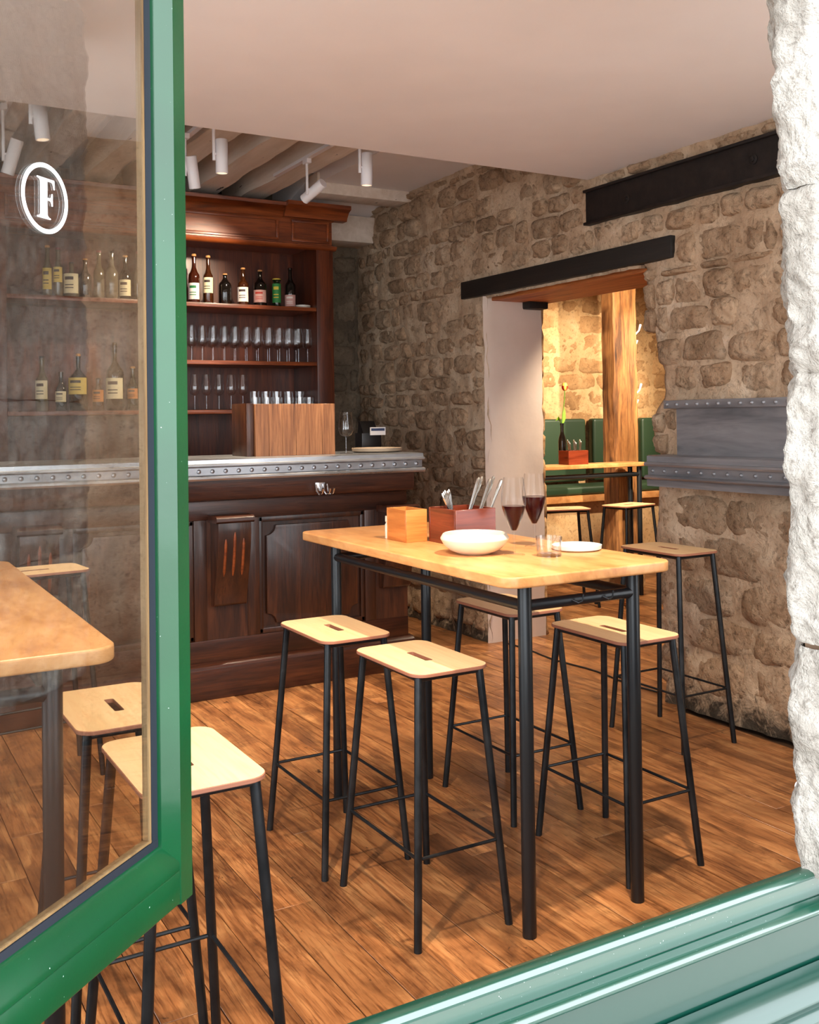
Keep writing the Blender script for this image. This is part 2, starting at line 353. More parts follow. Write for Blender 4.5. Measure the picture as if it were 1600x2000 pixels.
finish('plaster_panel', B().prism([(6.70, 3.22), (7.34, 3.04), (7.34, 3.29), (6.70, 3.29)], 'x', 3.0, XW + 0.02), 'ceiling_plaster', ceil2)
finish('beam', B().box(2.4, XW + 0.03, 7.06, 7.34, 2.88, 3.09), 'painted_beam', ceil2, bevel=0.012)

# ---- stone laying
def stone_piece(parent, O, u, v, nrm, cu, cv, w, h, depth, mat, r, nu=14, nv=11):
    cs = [(-1, -1), (1, -1), (1, 1), (-1, 1)]; jit = [(sx + r.uniform(-0.14, 0.14), sy + r.uniform(-0.16, 0.16)) for sx, sy in cs]
    sd = r.uniform(0, 100); pu, pv = r.uniform(2.6, 5), r.uniform(2.6, 5); vs = []; fs = []; tilt = r.uniform(-0.3, 0.3) * depth
    for j in range(nv + 1):
        for i in range(nu + 1):
            a, b = -1 + 2 * i / nu, -1 + 2 * j / nv
            a = math.copysign(abs(a) ** 0.8, a); b = math.copysign(abs(b) ** 0.8, b)
            q = [(1 - a) * (1 - b) / 4, (1 + a) * (1 - b) / 4, (1 + a) * (1 + b) / 4, (1 - a) * (1 + b) / 4]
            pa = sum(q[k] * jit[k][0] for k in range(4)); pb = sum(q[k] * jit[k][1] for k in range(4))
            rad = max(abs(a), abs(b)); corner = 1 - 0.16 * (abs(a) * abs(b)) ** 2
            pa *= corner; pb *= corner
            pa += 0.10 * noise.noise(Vector((sd, a * 1.7, b * 1.7))) * rad; pb += 0.14 * noise.noise(Vector((sd + 9, a * 1.7, b * 1.7))) * rad
            hgt = (depth + 0.018) * max(0, 1 - abs(a) ** pu) ** 0.6 * max(0, 1 - abs(b) ** pv) ** 0.6 - 0.018
            hgt += (0.016 * noise.noise(Vector((sd, pa * w * 11, pb * h * 11))) + 0.012 * noise.noise(Vector((pa * w * 30, sd, pb * h * 30))) + tilt * b) * (1 - rad ** 6)
            vs.append(u * (pa * w / 2) + v * (pb * h / 2) + nrm * hgt)
    for j in range(nv):
        for i in range(nu): k = j * (nu + 1) + i; fs.append((k, k + 1, k + nu + 2, k + nu + 1))
    o = finish('stone', B().add(vs, fs), mat, parent, local=True, angle=80)
    o.location = O + u * cu + v * cv; return o
def courses(parent, O, u, v, nrm, u0, u1, z0, z1, mat, seed, inside, hmin=0.10, hmax=0.17, wmin=0.14, wmax=0.30, skip=0.06, depth=(0.008, 0.034), gap=0.004):
    r = random.Random(seed); z = z0; cnt = 0
    while z < z1 - 0.04:
        h = min(r.uniform(hmin, hmax), z1 - z); q = u0 - r.uniform(0, wmin)
        while q < u1:
            w = r.uniform(wmin, wmax); a, b = max(q, u0), min(q + w, u1)
            if b - a > 0.06 and r.random() > skip:
                cu, cv = (a + b) / 2, z + h / 2 + r.uniform(-0.012, 0.012)
                if inside(cu, cv, b - a, h):
                    stone_piece(parent, O, u, v, nrm, cu, cv, b - a - gap, h - gap, r.uniform(*depth), mat, r); cnt += 1
            q += w
        z += h
    return cnt

# ---- right wall (mortar face, doorway cut, stones laid in it)
DN, DF, DT = 3.95, 5.53, 2.29                       # doorway near edge, far edge, head
def near_edge(z):
    pr = [(0, 3.945), (0.5, 3.93), (0.9, 3.97), (1.1, 3.97), (1.25, 3.95), (1.42, 3.985), (1.50, 3.97), (1.58, 3.90), (1.72, 3.90), (1.86, 3.94), (2.05, 4.02), (2.3, 4.04), (4, 4.04)]
    for (a, p), (b, q) in zip(pr, pr[1:]):
        if z <= b: return p + (q - p) * (z - a) / (b - a) + 0.010 * nz(z * 3, 5.0, 1.0, 3)
    return 4.0
def far_edge(z): return DF + 0.02 * nz(z, 2.0, 7.0, 3)
def mortar_disp(y, z): return 0.022 * nz(y, z, 3.3, 3.0, 3) + 0.016 * nz(y, z, 9.1, 11.0, 3)
st = 0.035; ys = [1.60 + st * i for i in range(int((7.40 - 1.60) / st) + 1)]; zs = [st * i for i in range(int(3.32 / st) + 1)]
vs = []; fs = []; idx = {}
for j, z in enumerate(zs):
    for i, y in enumerate(ys):
        yy = y + (near_edge(z) - DN) * math.exp(-((y - DN) / 0.16) ** 2) * (1 if z < 2.4 else 0) + (far_edge(z) - DF) * math.exp(-((y - DF) / 0.12) ** 2)
        e = min(abs(y - DN), abs(y - DF)) if z < DT else 9
        rnd_in = 0.035 * max(0, 1 - e / 0.06) ** 2
        idx[i, j] = len(vs); vs.append((XW + mortar_disp(y, z) + rnd_in, yy, z))
for j in range(len(zs) - 1):
    for i in range(len(ys) - 1):
        ym, zm = ys[i] + st / 2, zs[j] + st / 2
        if DN < ym < DF and zm < DT: continue
        fs.append((idx[i, j], idx[i + 1, j], idx[i + 1, j + 1], idx[i, j + 1]))
# returns of the doorway: near jamb
rows = []
for j, z in enumerate(zs):
    if z > DT + st: break
    i = max(k for k, y in enumerate(ys) if y <= DN + st * 0.5)
    base = vs[idx[i, j]]; rows.append([idx[i, j]])
    for t in (0.12, 0.26, 0.44):
        rows[-1].append(len(vs)); vs.append((XW + t, base[1] + 0.012 * nz(t * 9, z * 5, 2), z))
for a, b in zip(rows, rows[1:]):
    for k in range(3): fs.append((a[k], a[k + 1], b[k + 1], b[k]))
wall_r = struct('wall_right', B().add(vs, fs), 'wall_mortar', angle=80)
core = B().box(XW + 0.08, XW + 0.45, 1.5, 3.86, 0, 3.3).box(XW + 0.08, XW + 0.45, 3.8, 5.7, 2.43, 3.3).box(XW + 0.08, XW + 0.42, 5.56, 7.6, 0, 3.3)
finish('wall_core', core, 'far_mortar', wall_r)
UY, UZ, NX = Vector((0, 1, 0)), Vector((0, 0, 1)), Vector((-1, 0, 0)); OW = Vector((XW, 0, 0))
every = lambda *a: True
n_st = courses(wall_r, OW, UY, UZ, NX, 2.95, 3.925, 1.60, 2.24, 'wall_stone', 11, every, 0.125, 0.165, 0.17, 0.30)
n_st += courses(wall_r, OW, UY, UZ, NX, 3.80, 3.955, 1.29, 1.52, 'wall_stone', 14, every, 0.11, 0.12, 0.15, 0.16)
n_st += courses(wall_r, OW, UY, UZ, NX, 3.925, 4.025, 1.90, 2.26, 'wall_stone', 15, every, 0.11, 0.15, 0.1, 0.11, 0.0)
n_st += courses(wall_r, OW, UY, UZ, NX, 2.95, 3.765, 2.24, 2.43, 'wall_stone', 12, every, 0.15, 0.19, 0.2, 0.36)
n_st += courses(wall_r, OW, UY, UZ, NX, 4.48, 7.33, 2.43, 3.16, 'wall_stone', 13, every, 0.11, 0.18)
n_st += courses(wall_r, OW, UY, UZ, NX, 5.545, 7.33, 1.02, 2.43, 'wall_stone', 16, lambda cu, cv, w, h: not (cv + h / 2 > 2.27 and cu - w / 2 < 5.79))
n_st += courses(wall_r, OW, UY, UZ, NX, 2.80, 3.945, 0.10, 1.10, 'wall_stone', 5, every, 0.17, 0.24, 0.24, 0.46, 0.05, (0.008, 0.02))
n_st += courses(wall_r, OW, UY, UZ, NX, 5.56, 7.33, 0.06, 1.02, 'wall_stone', 6, every, 0.12, 0.19, 0.18, 0.36, 0.05)
n_st += courses(wall_r, OW, UY, UZ, NX, 2.95, 4.45, 2.775, 2.84, 'wall_stone', 8, lambda *a: True, 0.065, 0.066, 0.12, 0.3, 0.05)
n_st += courses(wall_r, OW, UY, UZ, NX, 3.02, 4.5, 2.43, 2.56, 'wall_stone', 9, lambda *a: True, 0.12, 0.125, 0.12, 0.3, 0.05)

# plastered far jamb of the doorway
vs = []; fs = []; nu, nv = 12, 40
for j in range(nv + 1):
    for i in range(nu + 1):
        z = DT * 1.0 * j / nv; t = i / nu
        vs.append((XW - 0.004 + (0.47 + 0.012 * nz(z * 2, 8, 1, 3)) * t + (1 - t) * 0.012 * nz(z * 2, 1, 4, 3), DF - 0.012 + 0.006 * nz(t * 2, z * 2, 6) + 0.02 * max(0, 0.08 - t) * 6, z))
for j in range(nv):
    for i in range(nu): k = j * (nu + 1) + i; fs.append((k, k + 1, k + nu + 2, k + nu + 1))
b = B().add(vs, fs); b.box(XW + 0.04, XW + 0.44, DF + 0.005, DF + 0.06, 0, DT)
finish('jamb_plaster', b, 'jamb_plaster', wall_r, angle=80)
r = random.Random(3); z = 0.0
while z < 2.2:                                      # broken stone edge behind the plaster
    h = r.uniform(0.12, 0.26); stone_piece(wall_r, Vector((0, 0, 0)), Vector((1, 0, 0)), UZ, Vector((0, -1, 0)), 0, 0, 0.055, h * 1.15, r.uniform(0.004, 0.014), 'far_stone', r, 6, 6).location = (XW + 0.475, DF + 0.005, z + h / 2); z += h

# ---- back wall, left wall, front wall
struct('wall_back_core', B().box(-1.9, XW + 0.2, YB + 0.05, YB + 0.3, 0, 3.4), 'dark_stone')
vs = []; fs = []; st = 0.05; xs_ = [2.9 + st * i for i in range(18)]; zz = [st * i for i in range(66)]
for j, z in enumerate(zz):
    for i, xx in enumerate(xs_): vs.append((xx, YB + 0.02 * nz(xx, z, 5, 3) + 0.01 * nz(xx, z, 2, 11), z))
for j in range(65):
    for i in range(17): k = j * 18 + i; fs.append((k, k + 1, k + 19, k + 18))
wall_b = struct('wall_back', B().add(vs, fs), 'dark_stone', angle=80)
courses(wall_b, Vector((0, YB, 0)), Vector((1, 0, 0)), UZ, Vector((0, -1, 0)), 3.2, XW - 0.02, 1.0, 2.9, 'dark_stone', 21, lambda *a: True, 0.14, 0.22, 0.16, 0.34, 0.05)
struct('wall_left', B().box(-2.1, -1.9, 0.98, 1.75, 0, 3.4).box(-2.1, -1.9, 3.85, 7.6, 0, 3.4).box(-2.1, -1.9, 1.75, 3.85, 0, 0.25).box(-2.1, -1.9, 1.75, 3.85, 2.80, 3.4), 'room_plaster')
wl = B()
for yy in (1.75, 2.75, 3.80): wl.box(-2.04, -1.97, yy, yy + 0.05, 0.25, 2.80)
wl.box(-2.04, -1.97, 1.80, 3.8, 0.25, 0.31).box(-2.04, -1.97, 1.80, 3.8, 2.74, 2.80)
struct('window_added', wl, 'green_paint', label='added green side window letting in daylight, left of the picture')  # unseen side window, added to bring more daylight into the room
wall_f = struct('wall_front', B().box(2.06, 2.56, 1.02, 1.60, 0, 3.3).box(3.62, XW + 0.3, 1.02, 1.60, 0, 3.3).box(2.56, 3.62, 1.02, 1.60, 0, 0.70).box(2.56, 3.62, 1.02, 1.60, 2.76, 3.3).box(-2.1, -1.68, 0.98, 1.60, 0, 3.3).box(-1.9, 2.3, 0.98, 1.60, 2.76, 3.3).box(-1.9, 2.06, 1.166, 1.19, 0.0, 0.66), 'room_plaster')  # opening right of the limestone jamb is unseen, added for daylight
# white limestone jamb of the shop window, block on block, splayed to the inside
path = [(1.95, 1.085), (1.425, 1.085), (1.407, 1.105), (1.405, 1.165), (2.08, 1.655), (2.5, 1.655)]
PL = [(Vector((p[0], p[1], 0)), Vector((q[0], q[1], 0))) for p, q in zip(path, path[1:])]; LEN = [(q - p).length for p, q in PL]; TOT = sum(LEN)
def on_path(s):
    for (p, q), l in zip(PL, LEN):
        if s <= l + 1e-9: d = (q - p).normalized(); return p + d * s, Vector((-d.y, d.x, 0)) * (-1 if False else 1)
        s -= l
    return PL[-1][1], Vector((0, 1, 0))
def out_n(s):
    a, _ = on_path(max(0, s - 0.03)); b, _ = on_path(min(TOT, s + 0.03)); d = (b - a).normalized(); return Vector((-d.y, d.x, 0))
joints = [0.716, 1.10, 1.555, 1.872, 2.30, 2.78]
for z0, z1 in zip(joints, joints[1:]):
    ns = int(TOT / 0.009); nv = max(8, int((z1 - z0) / 0.009)); vs = []; fs = []; sd = z0 * 13; bulge = rnd.uniform(-0.003, 0.005)
    for j in range(nv + 1):
        z = z0 + (z1 - z0) * j / nv; ez = min(z - z0, z1 - z)
        for i in range(ns + 1):
            s = TOT * i / ns; p, _ = on_path(s); nn = out_n(s)
            e = max(0, 1 - ez / 0.04); h = bulge - (0.014 if any(abs(z - q) < 0.05 for q in (1.555, 1.872)) else 0.007) * e ** 2.5
            q = p + nn * 0
            h += 0.011 * nz(s, z, 4.4, 3.5, 2) + 0.013 * nz(s, z, 3.1, 12.0, 3) + 0.007 * noise.noise(Vector((s * 45, z * 45, 2.0))) + 0.003 * noise.noise(Vector((s * 100, z * 100, 5.0)))
            vs.append((p.x + nn.x * h, p.y + nn.y * h, z + (0.01 * nz(s, sd, 3, 5) if ez < 0.001 else 0)))
    for j in range(nv):
        for i in range(ns): k = j * (ns + 1) + i; fs.append((k, k + 1, k + ns + 2, k + ns + 1))
    finish('stone', B().add(vs, fs), 'white_limestone', wall_f, angle=85)
b = B(); b.prism([(1.90, 1.11), (1.45, 1.11), (1.43, 1.155), (2.09, 1.635), (2.5, 1.635), (2.5, 1.11)], 'z', 0.716, 2.8)
b.prism([(1.46, 1.185), (2.09, 1.635), (2.5, 1.635), (2.5, 1.185)], 'z', 0.0, 0.72)
finish('joint_mortar', b, 'limestone_joint', wall_f)
finish('wall_socket', B().prism(rrect(-0.045, 0.045, -0.045, 0.045, 0.008), 'y', -0.012, 0.0).lathe([(0.0, 0), (0.026, 0)], 20), 'decal_white', wall_f, local=True).location = (1.66, 1.335, 0.73)

# ---- green shop front under and around the window
sill = [(1.168, 0.62), (1.168, 0.7195), (1.158, 0.7215), (1.149, 0.7215), (1.143, 0.7190), (1.140, 0.7145), (1.1415, 0.710), (1.145, 0.708), (1.146, 0.6790), (1.148, 0.6785), (1.148, 0.6770), (1.132, 0.6765), (1.122, 0.675), (1.1165, 0.670),
        (1.118, 0.665), (1.123, 0.662), (1.125, 0.658), (1.15, 0.656)]
trim = struct('trim_1', B().prism(sill, 'x', -1.70, 2.05), 'green_gloss', label='glossy green moulded window sill')
finish('panel', B().box(-1.70, 2.05, 1.130, 1.16, 0.05, 0.662), 'dark_green_paint', trim)
low = [(1.125, 0.585), (1.104, 0.580), (1.088, 0.572), (1.080, 0.565), (1.078, 0.557), (1.083, 0.551), (1.083, 0.546), (1.074, 0.543), (1.068, 0.536), (1.070, 0.528), (1.079, 0.522), (1.080, 0.02), (1.125, 0.02)]
# raised and fielded panels: rails and stiles in front of the field
finish('rail', B().prism(low, 'x', -1.70, 2.05), 'dark_green_paint', trim)
finish('mullion', B().box(-0.075, -0.012, 1.10, 1.19, 0.70, 2.78), 'green_paint', trim, bevel=0.004)
finish('head', B().box(-1.70, 1.50, 1.10, 1.19, 2.70, 2.80), 'green_paint', trim, bevel=0.004)
finish('post', B().box(-1.70, -1.64, 1.10, 1.19, 0.70, 2.78), 'green_paint', trim, bevel=0.004)
# ---- open casement
ang = math.atan2(0.667, 0.745); CW = 0.687; Z0, Z1 = 0.722, 2.66
case = bpy.data.objects.new('window_1', None); COL.objects.link(case); case.location = (-0.025, 1.174, Z0); case.rotation_euler = (0, 0, ang)
case['kind'] = 'structure'; case['label'] = 'open green casement with a white ringed letter on its glass'; HH = Z1 - Z0
def cpart(name, b, mat, parent=None, **kw): return finish(name, b, mat, parent or case, local=True, **kw)
cpart('stile', B().prism([(CW, 0.022), (CW, -0.026), (CW - 0.003, -0.030), (CW - 0.037, -0.030), (CW - 0.040, -0.027), (CW - 0.061, -0.010), (CW - 0.062, -0.004), (CW - 0.062, 0.022)], 'z', 0, HH), 'green_paint')
cpart('stile', B().prism([(0, 0.022), (0, -0.030), (0.044, -0.028), (0.061, -0.012), (0.062, 0.022)], 'z', 0, HH), 'green_paint')
br = [(0.022, 0.0), (-0.026, 0.0), (-0.030, 0.004), (-0.030, 0.052), (-0.0285, 0.054), (-0.030, 0.056), (-0.029, 0.066), (-0.011, 0.094), (-0.005, 0.098), (0.022, 0.098)]
cpart('bottom_rail', B().prism(br, 'x', 0.055, CW - 0.041), 'green_paint')
cpart('top_rail', B().prism([(y, HH - z) for y, z in br], 'x', 0.055, CW - 0.041), 'green_paint')
for nm, e0, e1, y0, m in (('gasket', 0.060, 0.078, -0.004, 'gasket'), ('glazing_bead', 0.077, 0.0825, -0.0025, 'tan_bead')):
    cpart(nm, B().box(CW - e1, CW - e0, y0, 0.010, e0 + 0.032, HH - e0 - 0.03), m)
    cpart(nm, B().box(0.06, CW - e0, y0 - 0.0005, 0.010, e0 + 0.034, e1 + 0.032), m)
pane = cpart('pane', B().box(0.055, CW - 0.075, -0.001, 0.002, 0.10, HH - 0.10), 'window_glass')
# white ringed letter on the glass
cx_, cz_ = CW - 0.012 - 0.3065, 1.793 - Z0
ring = []; m = 64; vs = []
for rr, yy in ((0.0475, -0.0032), (0.0415, -0.0032), (0.0415, -0.0022), (0.0475, -0.0022)):
    for k in range(m): vs.append((cx_ + rr * math.cos(2 * math.pi * k / m), yy, cz_ + rr * math.sin(2 * math.pi * k / m)))
fs = [(q * m + k, q * m + (k + 1) % m, ((q + 1) % 4) * m + (k + 1) % m, ((q + 1) % 4) * m + k) for q in range(4) for k in range(m)]
cpart('ring_mark', B().add(vs, fs), 'decal_white', pane)
Fp = [(-0.0185, -0.0275), (0.0085, -0.0275), (0.0085, -0.0257), (0.0045, -0.0247), (0.0020, -0.0222), (0.0020, -0.0016), (0.0088, -0.0022), (0.0104, -0.0045), (0.0114, -0.0085), (0.0130, -0.0085), (0.0130, 0.0085), (0.0114, 0.0085),
      (0.0104, 0.0045), (0.0088, 0.0016), (0.0020, 0.0016), (0.0020, 0.0240), (0.0110, 0.0240), (0.0138, 0.0222), (0.0158, 0.0150), (0.0176, 0.0150), (0.0164, 0.0275), (-0.0185, 0.0275), (-0.0185, 0.0257), (-0.0145, 0.0247), (-0.0120, 0.0222), (-0.0120, -0.0222), (-0.0145, -0.0247), (-0.0185, -0.0257)]
cpart('letter_mark', B().prism([(cx_ + 0.002 + a, cz_ + c) for a, c in Fp], 'y', -0.0032, -0.0022), 'decal_white', pane)

# ---- beams in the right wall
lint = thing('timber_lintel', 'black timber lintel over the doorway in the stone wall', 'beam', (XW, 4.77, 2.29))
finish('face_beam', B().box(XW - 0.035, XW + 0.10, 3.775, 5.755, 2.292, 2.408), 'black_timber', lint, bevel=0.008)
finish('soffit_board', B().box(XW + 0.06, XW + 0.52, 3.85, 5.60, 2.262, 2.41), 'lintel_wood', lint, bevel=0.006)
finish('timber_stub', B().box(XW + 0.31, XW + 0.47, 5.44, 5.54, 2.215, 2.275), 'black_timber', lint, bevel=0.012)
ib = thing('steel_beam', 'black bolted steel beam set in the wall below the plaster ceiling', 'beam', (XW, 3.7, 2.57))
finish('web', B().box(XW - 0.030, XW + 0.05, 2.6, 4.44, 2.572, 2.764), 'iron', ib)
finish('flange', B().box(XW - 0.048, XW + 0.05, 2.6, 4.445, 2.752, 2.768), 'iron', ib, bevel=0.003)
finish('flange', B().box(XW - 0.048, XW + 0.05, 2.6, 4.445, 2.568, 2.584), 'iron', ib, bevel=0.003)
for yy, zz_ in ((4.10, 2.655), (3.24, 2.67)):
    bo = B().lathe([(0.024, 0), (0.024, 0.004), (0.013, 0.006), (0.012, 0.014), (0, 0.016)], 16); bo.v = [(XW - 0.030 - z, yy + x, zz_ + y) for x, y, z in bo.v]; finish('bolt', bo, 'iron', ib)

# ---- zinc shelf of the old hatch on the right wall
zs_ = thing('zinc_ledge', 'grey riveted zinc ledge and panel fixed to the stone wall', 'ledge', (XW - 0.06, 3.3, 1.115))
prof = [(XW + 0.02, 1.285), (3.625, 1.285), (3.612, 1.280), (3.612, 1.252), (3.596, 1.250), (3.590, 1.240), (3.596, 1.231), (3.618, 1.229), (3.620, 1.185), (3.598, 1.183), (3.590, 1.174), (3.596, 1.165), (3.610, 1.162), (3.612, 1.128), (XW + 0.02, 1.128)]
finish('lower_ledge', B().prism(prof, 'y', 2.5, 3.865), 'old_zinc', zs_, angle=50)
finish('back_panel', B().box(XW - 0.032, XW + 0.03, 2.5, 3.758, 1.28, 1.53), 'old_zinc', zs_)
finish('upper_ledge', B().box(3.685, XW + 0.02, 2.5, 3.815, 1.520, 1.562), 'old_zinc', zs_, bevel=0.003)
rv = B().lathe([(0.0105, 0), (0.0095, 0.005), (0.006, 0.009), (0, 0.0105)], 12); rv.v = [(-z, x, y) for x, y, z in rv.v]
rivet0 = None
for yy, xx, z_ in [(3.83 - 0.082 * k, 3.619, 1.207) for k in range(12)] + [(3.79 - 0.068 * k, 3.685, 1.541) for k in range(12)]:
    if rivet0 is None: o = rivet0 = finish('rivet', rv, 'old_zinc', zs_, local=True)
    else: o = rivet0.copy(); COL.objects.link(o)
    o.location = Vector((xx, yy, z_)) - zs_.location

# ================================================================== BACK BAR
BX0, BX1, BF, BK = -1.0, 3.235, 6.75, 7.22
bk = thing('back_bar_cabinet', 'tall mahogany back bar cabinet with open shelves of bottles and glasses', 'cabinet', (1.2, 7.0, 0))
finish('back_panel', B().box(BX0, BX1 - 0.03, BK - 0.03, BK, 0.0, 2.8), 'mahogany', bk)
finish('base', B().box(BX0, BX1, BF - 0.12, BK - 0.03, 0.0, 1.0), 'mahogany', bk, bevel=0.004)
for xa, xb in ((3.10, 3.235), (1.93, 2.02), (-1.0, -0.9), (0.80, 0.96)):
    finish('upright', B().box(xa, xb, BF, BK - 0.03, 1.0, 2.78), 'mahogany', bk, bevel=0.004)
SH = {1: 2.312, 2: 1.911, 3: 1.566}
for s_, (xa, xb) in ((1, (-0.9, 1.93)), (1, (2.02, 3.10)), (2, (2.02, 3.10)), (3, (-0.9, 1.93)), (3, (2.02, 3.10))):
    finish('shelf', B().box(xa, xb, BF + 0.01, BK - 0.03, SH[s_] - 0.028, SH[s_]), 'mahogany_long', bk, bevel=0.003)
finish('frieze', B().box(BX0, BX1 - 0.01, BF - 0.005, BK, 2.765, 2.96), 'mahogany_long', bk)
for xa, xb in ((0.95, 1.90), (2.0, 2.80), (2.90, 3.20)):
    fr = B()
    for (a, b_, c, d) in ((xa, xb, 2.785, 2.805), (xa, xb, 2.925, 2.945), (xa, xa + 0.02, 2.80, 2.93), (xb - 0.02, xb, 2.80, 2.93)): fr.box(a, b_, BF - 0.018, BF, c, d)
    finish('frieze_panel', fr, 'mahogany_long', bk, bevel=0.003)
finish('lower_moulding', B().prism([(BF + 0.02, 2.735), (BF - 0.012, 2.738), (BF - 0.026, 2.750), (BF - 0.03, 2.766), (BF - 0.012, 2.772), (BF + 0.02, 2.775)], 'x', BX0, BX1 + 0.02), 'mahogany_long', bk)
crn = [(BK, 2.95), (BF - 0.01, 2.95), (BF - 0.02, 2.965), (BF - 0.03, 2.985), (BF - 0.06, 3.015), (BF - 0.085, 3.025), (BF - 0.09, 3.048), (BF - 0.075, 3.056), (BK, 3.056)]
b = B()
m = len(crn)
xr = [BX1 - 0.005 + (BF - y) * 0.95 for y, z in crn]; xr[0] = BX1; xr[-1] = xr[-2]
vs = [(BX0 - 0.08, y, z) for y, z in crn] + [(xx, y, z) for (y, z), xx in zip(crn, xr)] + [(xx, BK, z) for (y, z), xx in zip(crn, xr)]
fs = [(i, i + 1, i + 1 + m, i + m) for i in range(m - 1)] + [(i + m, i + 1 + m, i + 1 + 2 * m, i + 2 * m) for i in range(m - 1)] + [tuple(range(m))]
finish('cornice', B().add(vs, fs), 'mahogany_long', bk)
finish('cornice_block', B().prism([(BF + 0.02, 2.955), (BF - 0.05, 2.955), (BF - 0.06, 2.98), (BF - 0.09, 3.015), (BF - 0.125, 3.030), (BF - 0.125, 3.058), (BF + 0.02, 3.058)], 'x', 2.83, BX1 + 0.095), 'mahogany_long', bk)

# bottles
def bottle(x, y, z, h, r, gm, lm, lz, lh, cap, label, neck=0.014, sh=0.62, mark=None, square=False):
    t = thing('bottle', label, 'bottle', (x, y, z), group='bottles on the back bar shelves')
    nk = h * sh
    prof = [(0, 0), (r * 0.92, 0), (r, 0.006), (r, nk * 0.86), (r * 0.93, nk * 0.95), (r * 0.62, nk * 1.04), (neck * 1.15, nk * 1.16), (neck, nk * 1.22), (neck, h * 0.93), (neck * 1.2, h * 0.935), (neck * 1.2, h * 0.955), (0, h * 0.956)]
    finish('glass', B().lathe(prof, 20), gm, t, local=True)
    finish('cap', B().lathe([(0, h * 0.94), (neck * 1.12, h * 0.94), (neck * 1.18, h * 0.99), (neck * 1.0, h), (0, h)], 14), cap, t, local=True)
    if lm:
        a = math.radians(238); w = math.radians(75)
        lb = finish('label', B().lathe([(r + 0.0006, lz), (r + 0.0012, lz), (r + 0.0012, lz + lh), (r + 0.0006, lz + lh)], 16, a0=a - w, a1=a + w), lm, t, local=True)
        if mark:
            for zf, hf in ((0.68, 0.16), (0.40, 0.05), (0.25, 0.05)):
                finish('print', B().lathe([(r + 0.0014, lz + lh * zf), (r + 0.0017, lz + lh * zf), (r + 0.0017, lz + lh * (zf + hf)), (r + 0.0014, lz + lh * (zf + hf))], 10, a0=a - w * 0.45, a1=a + w * 0.45), mark, lb, local=True)
    return t
YS = 6.88
bottle(2.215, YS, SH[1], 0.352, 0.040, 'glass_rum', 'label_white', 0.03, 0.115, 'cork', 'rum bottle with a white and green label, leftmost beside the green casement', mark='ink_green')
bottle(2.318, YS, SH[1], 0.348, 0.036, 'glass_amber', 'label_cream', 0.08, 0.11, 'cork', 'amber bottle with a plain cream label on the top shelf', mark='ink')
bottle(2.442, YS, SH[1], 0.228, 0.046, 'glass_dark', None, 0, 0, 'cork', 'squat unlabelled dark bottle with a cork on the top shelf', sh=0.72)
bottle(2.578, YS, SH[1], 0.278, 0.040, 'glass_amber', 'label_white', 0.03, 0.105, 'cork', 'short necked bottle with a white label, left of the square labelled flask', mark='ink')
bottle(2.708, YS, SH[1], 0.270, 0.047, 'glass_dark', 'label_pink', 0.03, 0.09, 'cork', 'wide dark bottle with a small red edged label', sh=0.66, mark='ink_red')
bottle(2.838, YS, SH[1], 0.214, 0.032, 'glass_green', 'label_green', 0.035, 0.14, 'cap_yellow', 'narrow bottle with a green label and yellow cap', neck=0.026, sh=0.80, mark='cap_yellow')
bottle(2.945, YS, SH[1], 0.300, 0.040, 'glass_dark', 'label_pink', 0.012, 0.085, 'glass_dark', 'black wine bottle with a pinkish label, rightmost on the top shelf', mark='label_white')
def dish(name, x, y, z, r, h, mat, label, cat, group=None):
    t = solid(name, B().lathe([(0, 0), (r * 0.86, 0), (r * 0.98, h * 0.3), (r, h), (r * 0.965, h), (r * 0.93, h * 0.45), (r * 0.8, h * 0.32), (0, h * 0.3)], 48), mat, label, cat, group, origin=(0, 0, 0)); t.location = (x, y, z); return t
dish('plate', 3.04, YS, SH[1], 0.062, 0.012, 'ceramic', 'lower small dish of the pair at the end of the bottle shelf', 'plate', 'small dishes on the bottle shelf')
dish('plate', 3.04, YS, SH[1] + 0.0125, 0.062, 0.012, 'ceramic', 'upper small dish of the pair at the end of the bottle shelf', 'plate', 'small dishes on the bottle shelf')
# bottles seen through the open casement
L1 = [(1.23, 0.34, 0.030, 'glass_pale', 'label_yellow', 0.05, 0.14), (1.297, 0.33, 0.030, 'glass_pale', 'label_yellow', 0.10, 0.10), (1.382, 0.24, 0.050, 'glass_pale', 'label_cream', 0.03, 0.13), (1.47, 0.27, 0.040, 'glass_dark', None, 0, 0),
      (1.56, 0.33, 0.036, 'glass_pale', None, 0, 0), (1.645, 0.33, 0.042, 'glass_pale', None, 0, 0), (1.735, 0.31, 0.040, 'glass_dark', 'label_cream', 0.03, 0.11), (1.825, 0.34, 0.034, 'glass_pale', None, 0, 0), (1.895, 0.32, 0.030, 'glass_rum', 'label_white', 0.02, 0.12)]
for k, (x, h, r, gm, lm, lz, lh) in enumerate(L1):
    bottle(x, YS, SH[1], h, r, gm, lm, lz, lh, ('cork', 'cap_red', 'black_plastic')[k % 3], '%s bottle from the left on the upper shelf behind the casement glass' % ORD[k], mark='ink' if lm else None)
L3 = [(1.19, 0.36, 0.040, 'glass_pale', 'label_cream', 0.08, 0.12), (1.31, 0.26, 0.036, 'glass_dark', 'label_cream', 0.06, 0.07), (1.42, 0.38, 0.062, 'glass_dark', 'label_yellow', 0.11, 0.11), (1.55, 0.22, 0.038, 'glass_amber', 'label_orange', 0.06, 0.08),
      (1.66, 0.46, 0.058, 'glass_dark', 'label_cream', 0.08, 0.14), (1.78, 0.30, 0.036, 'glass_green', 'label_orange', 0.08, 0.07), (1.87, 0.26, 0.030, 'glass_amber', None, 0, 0)]
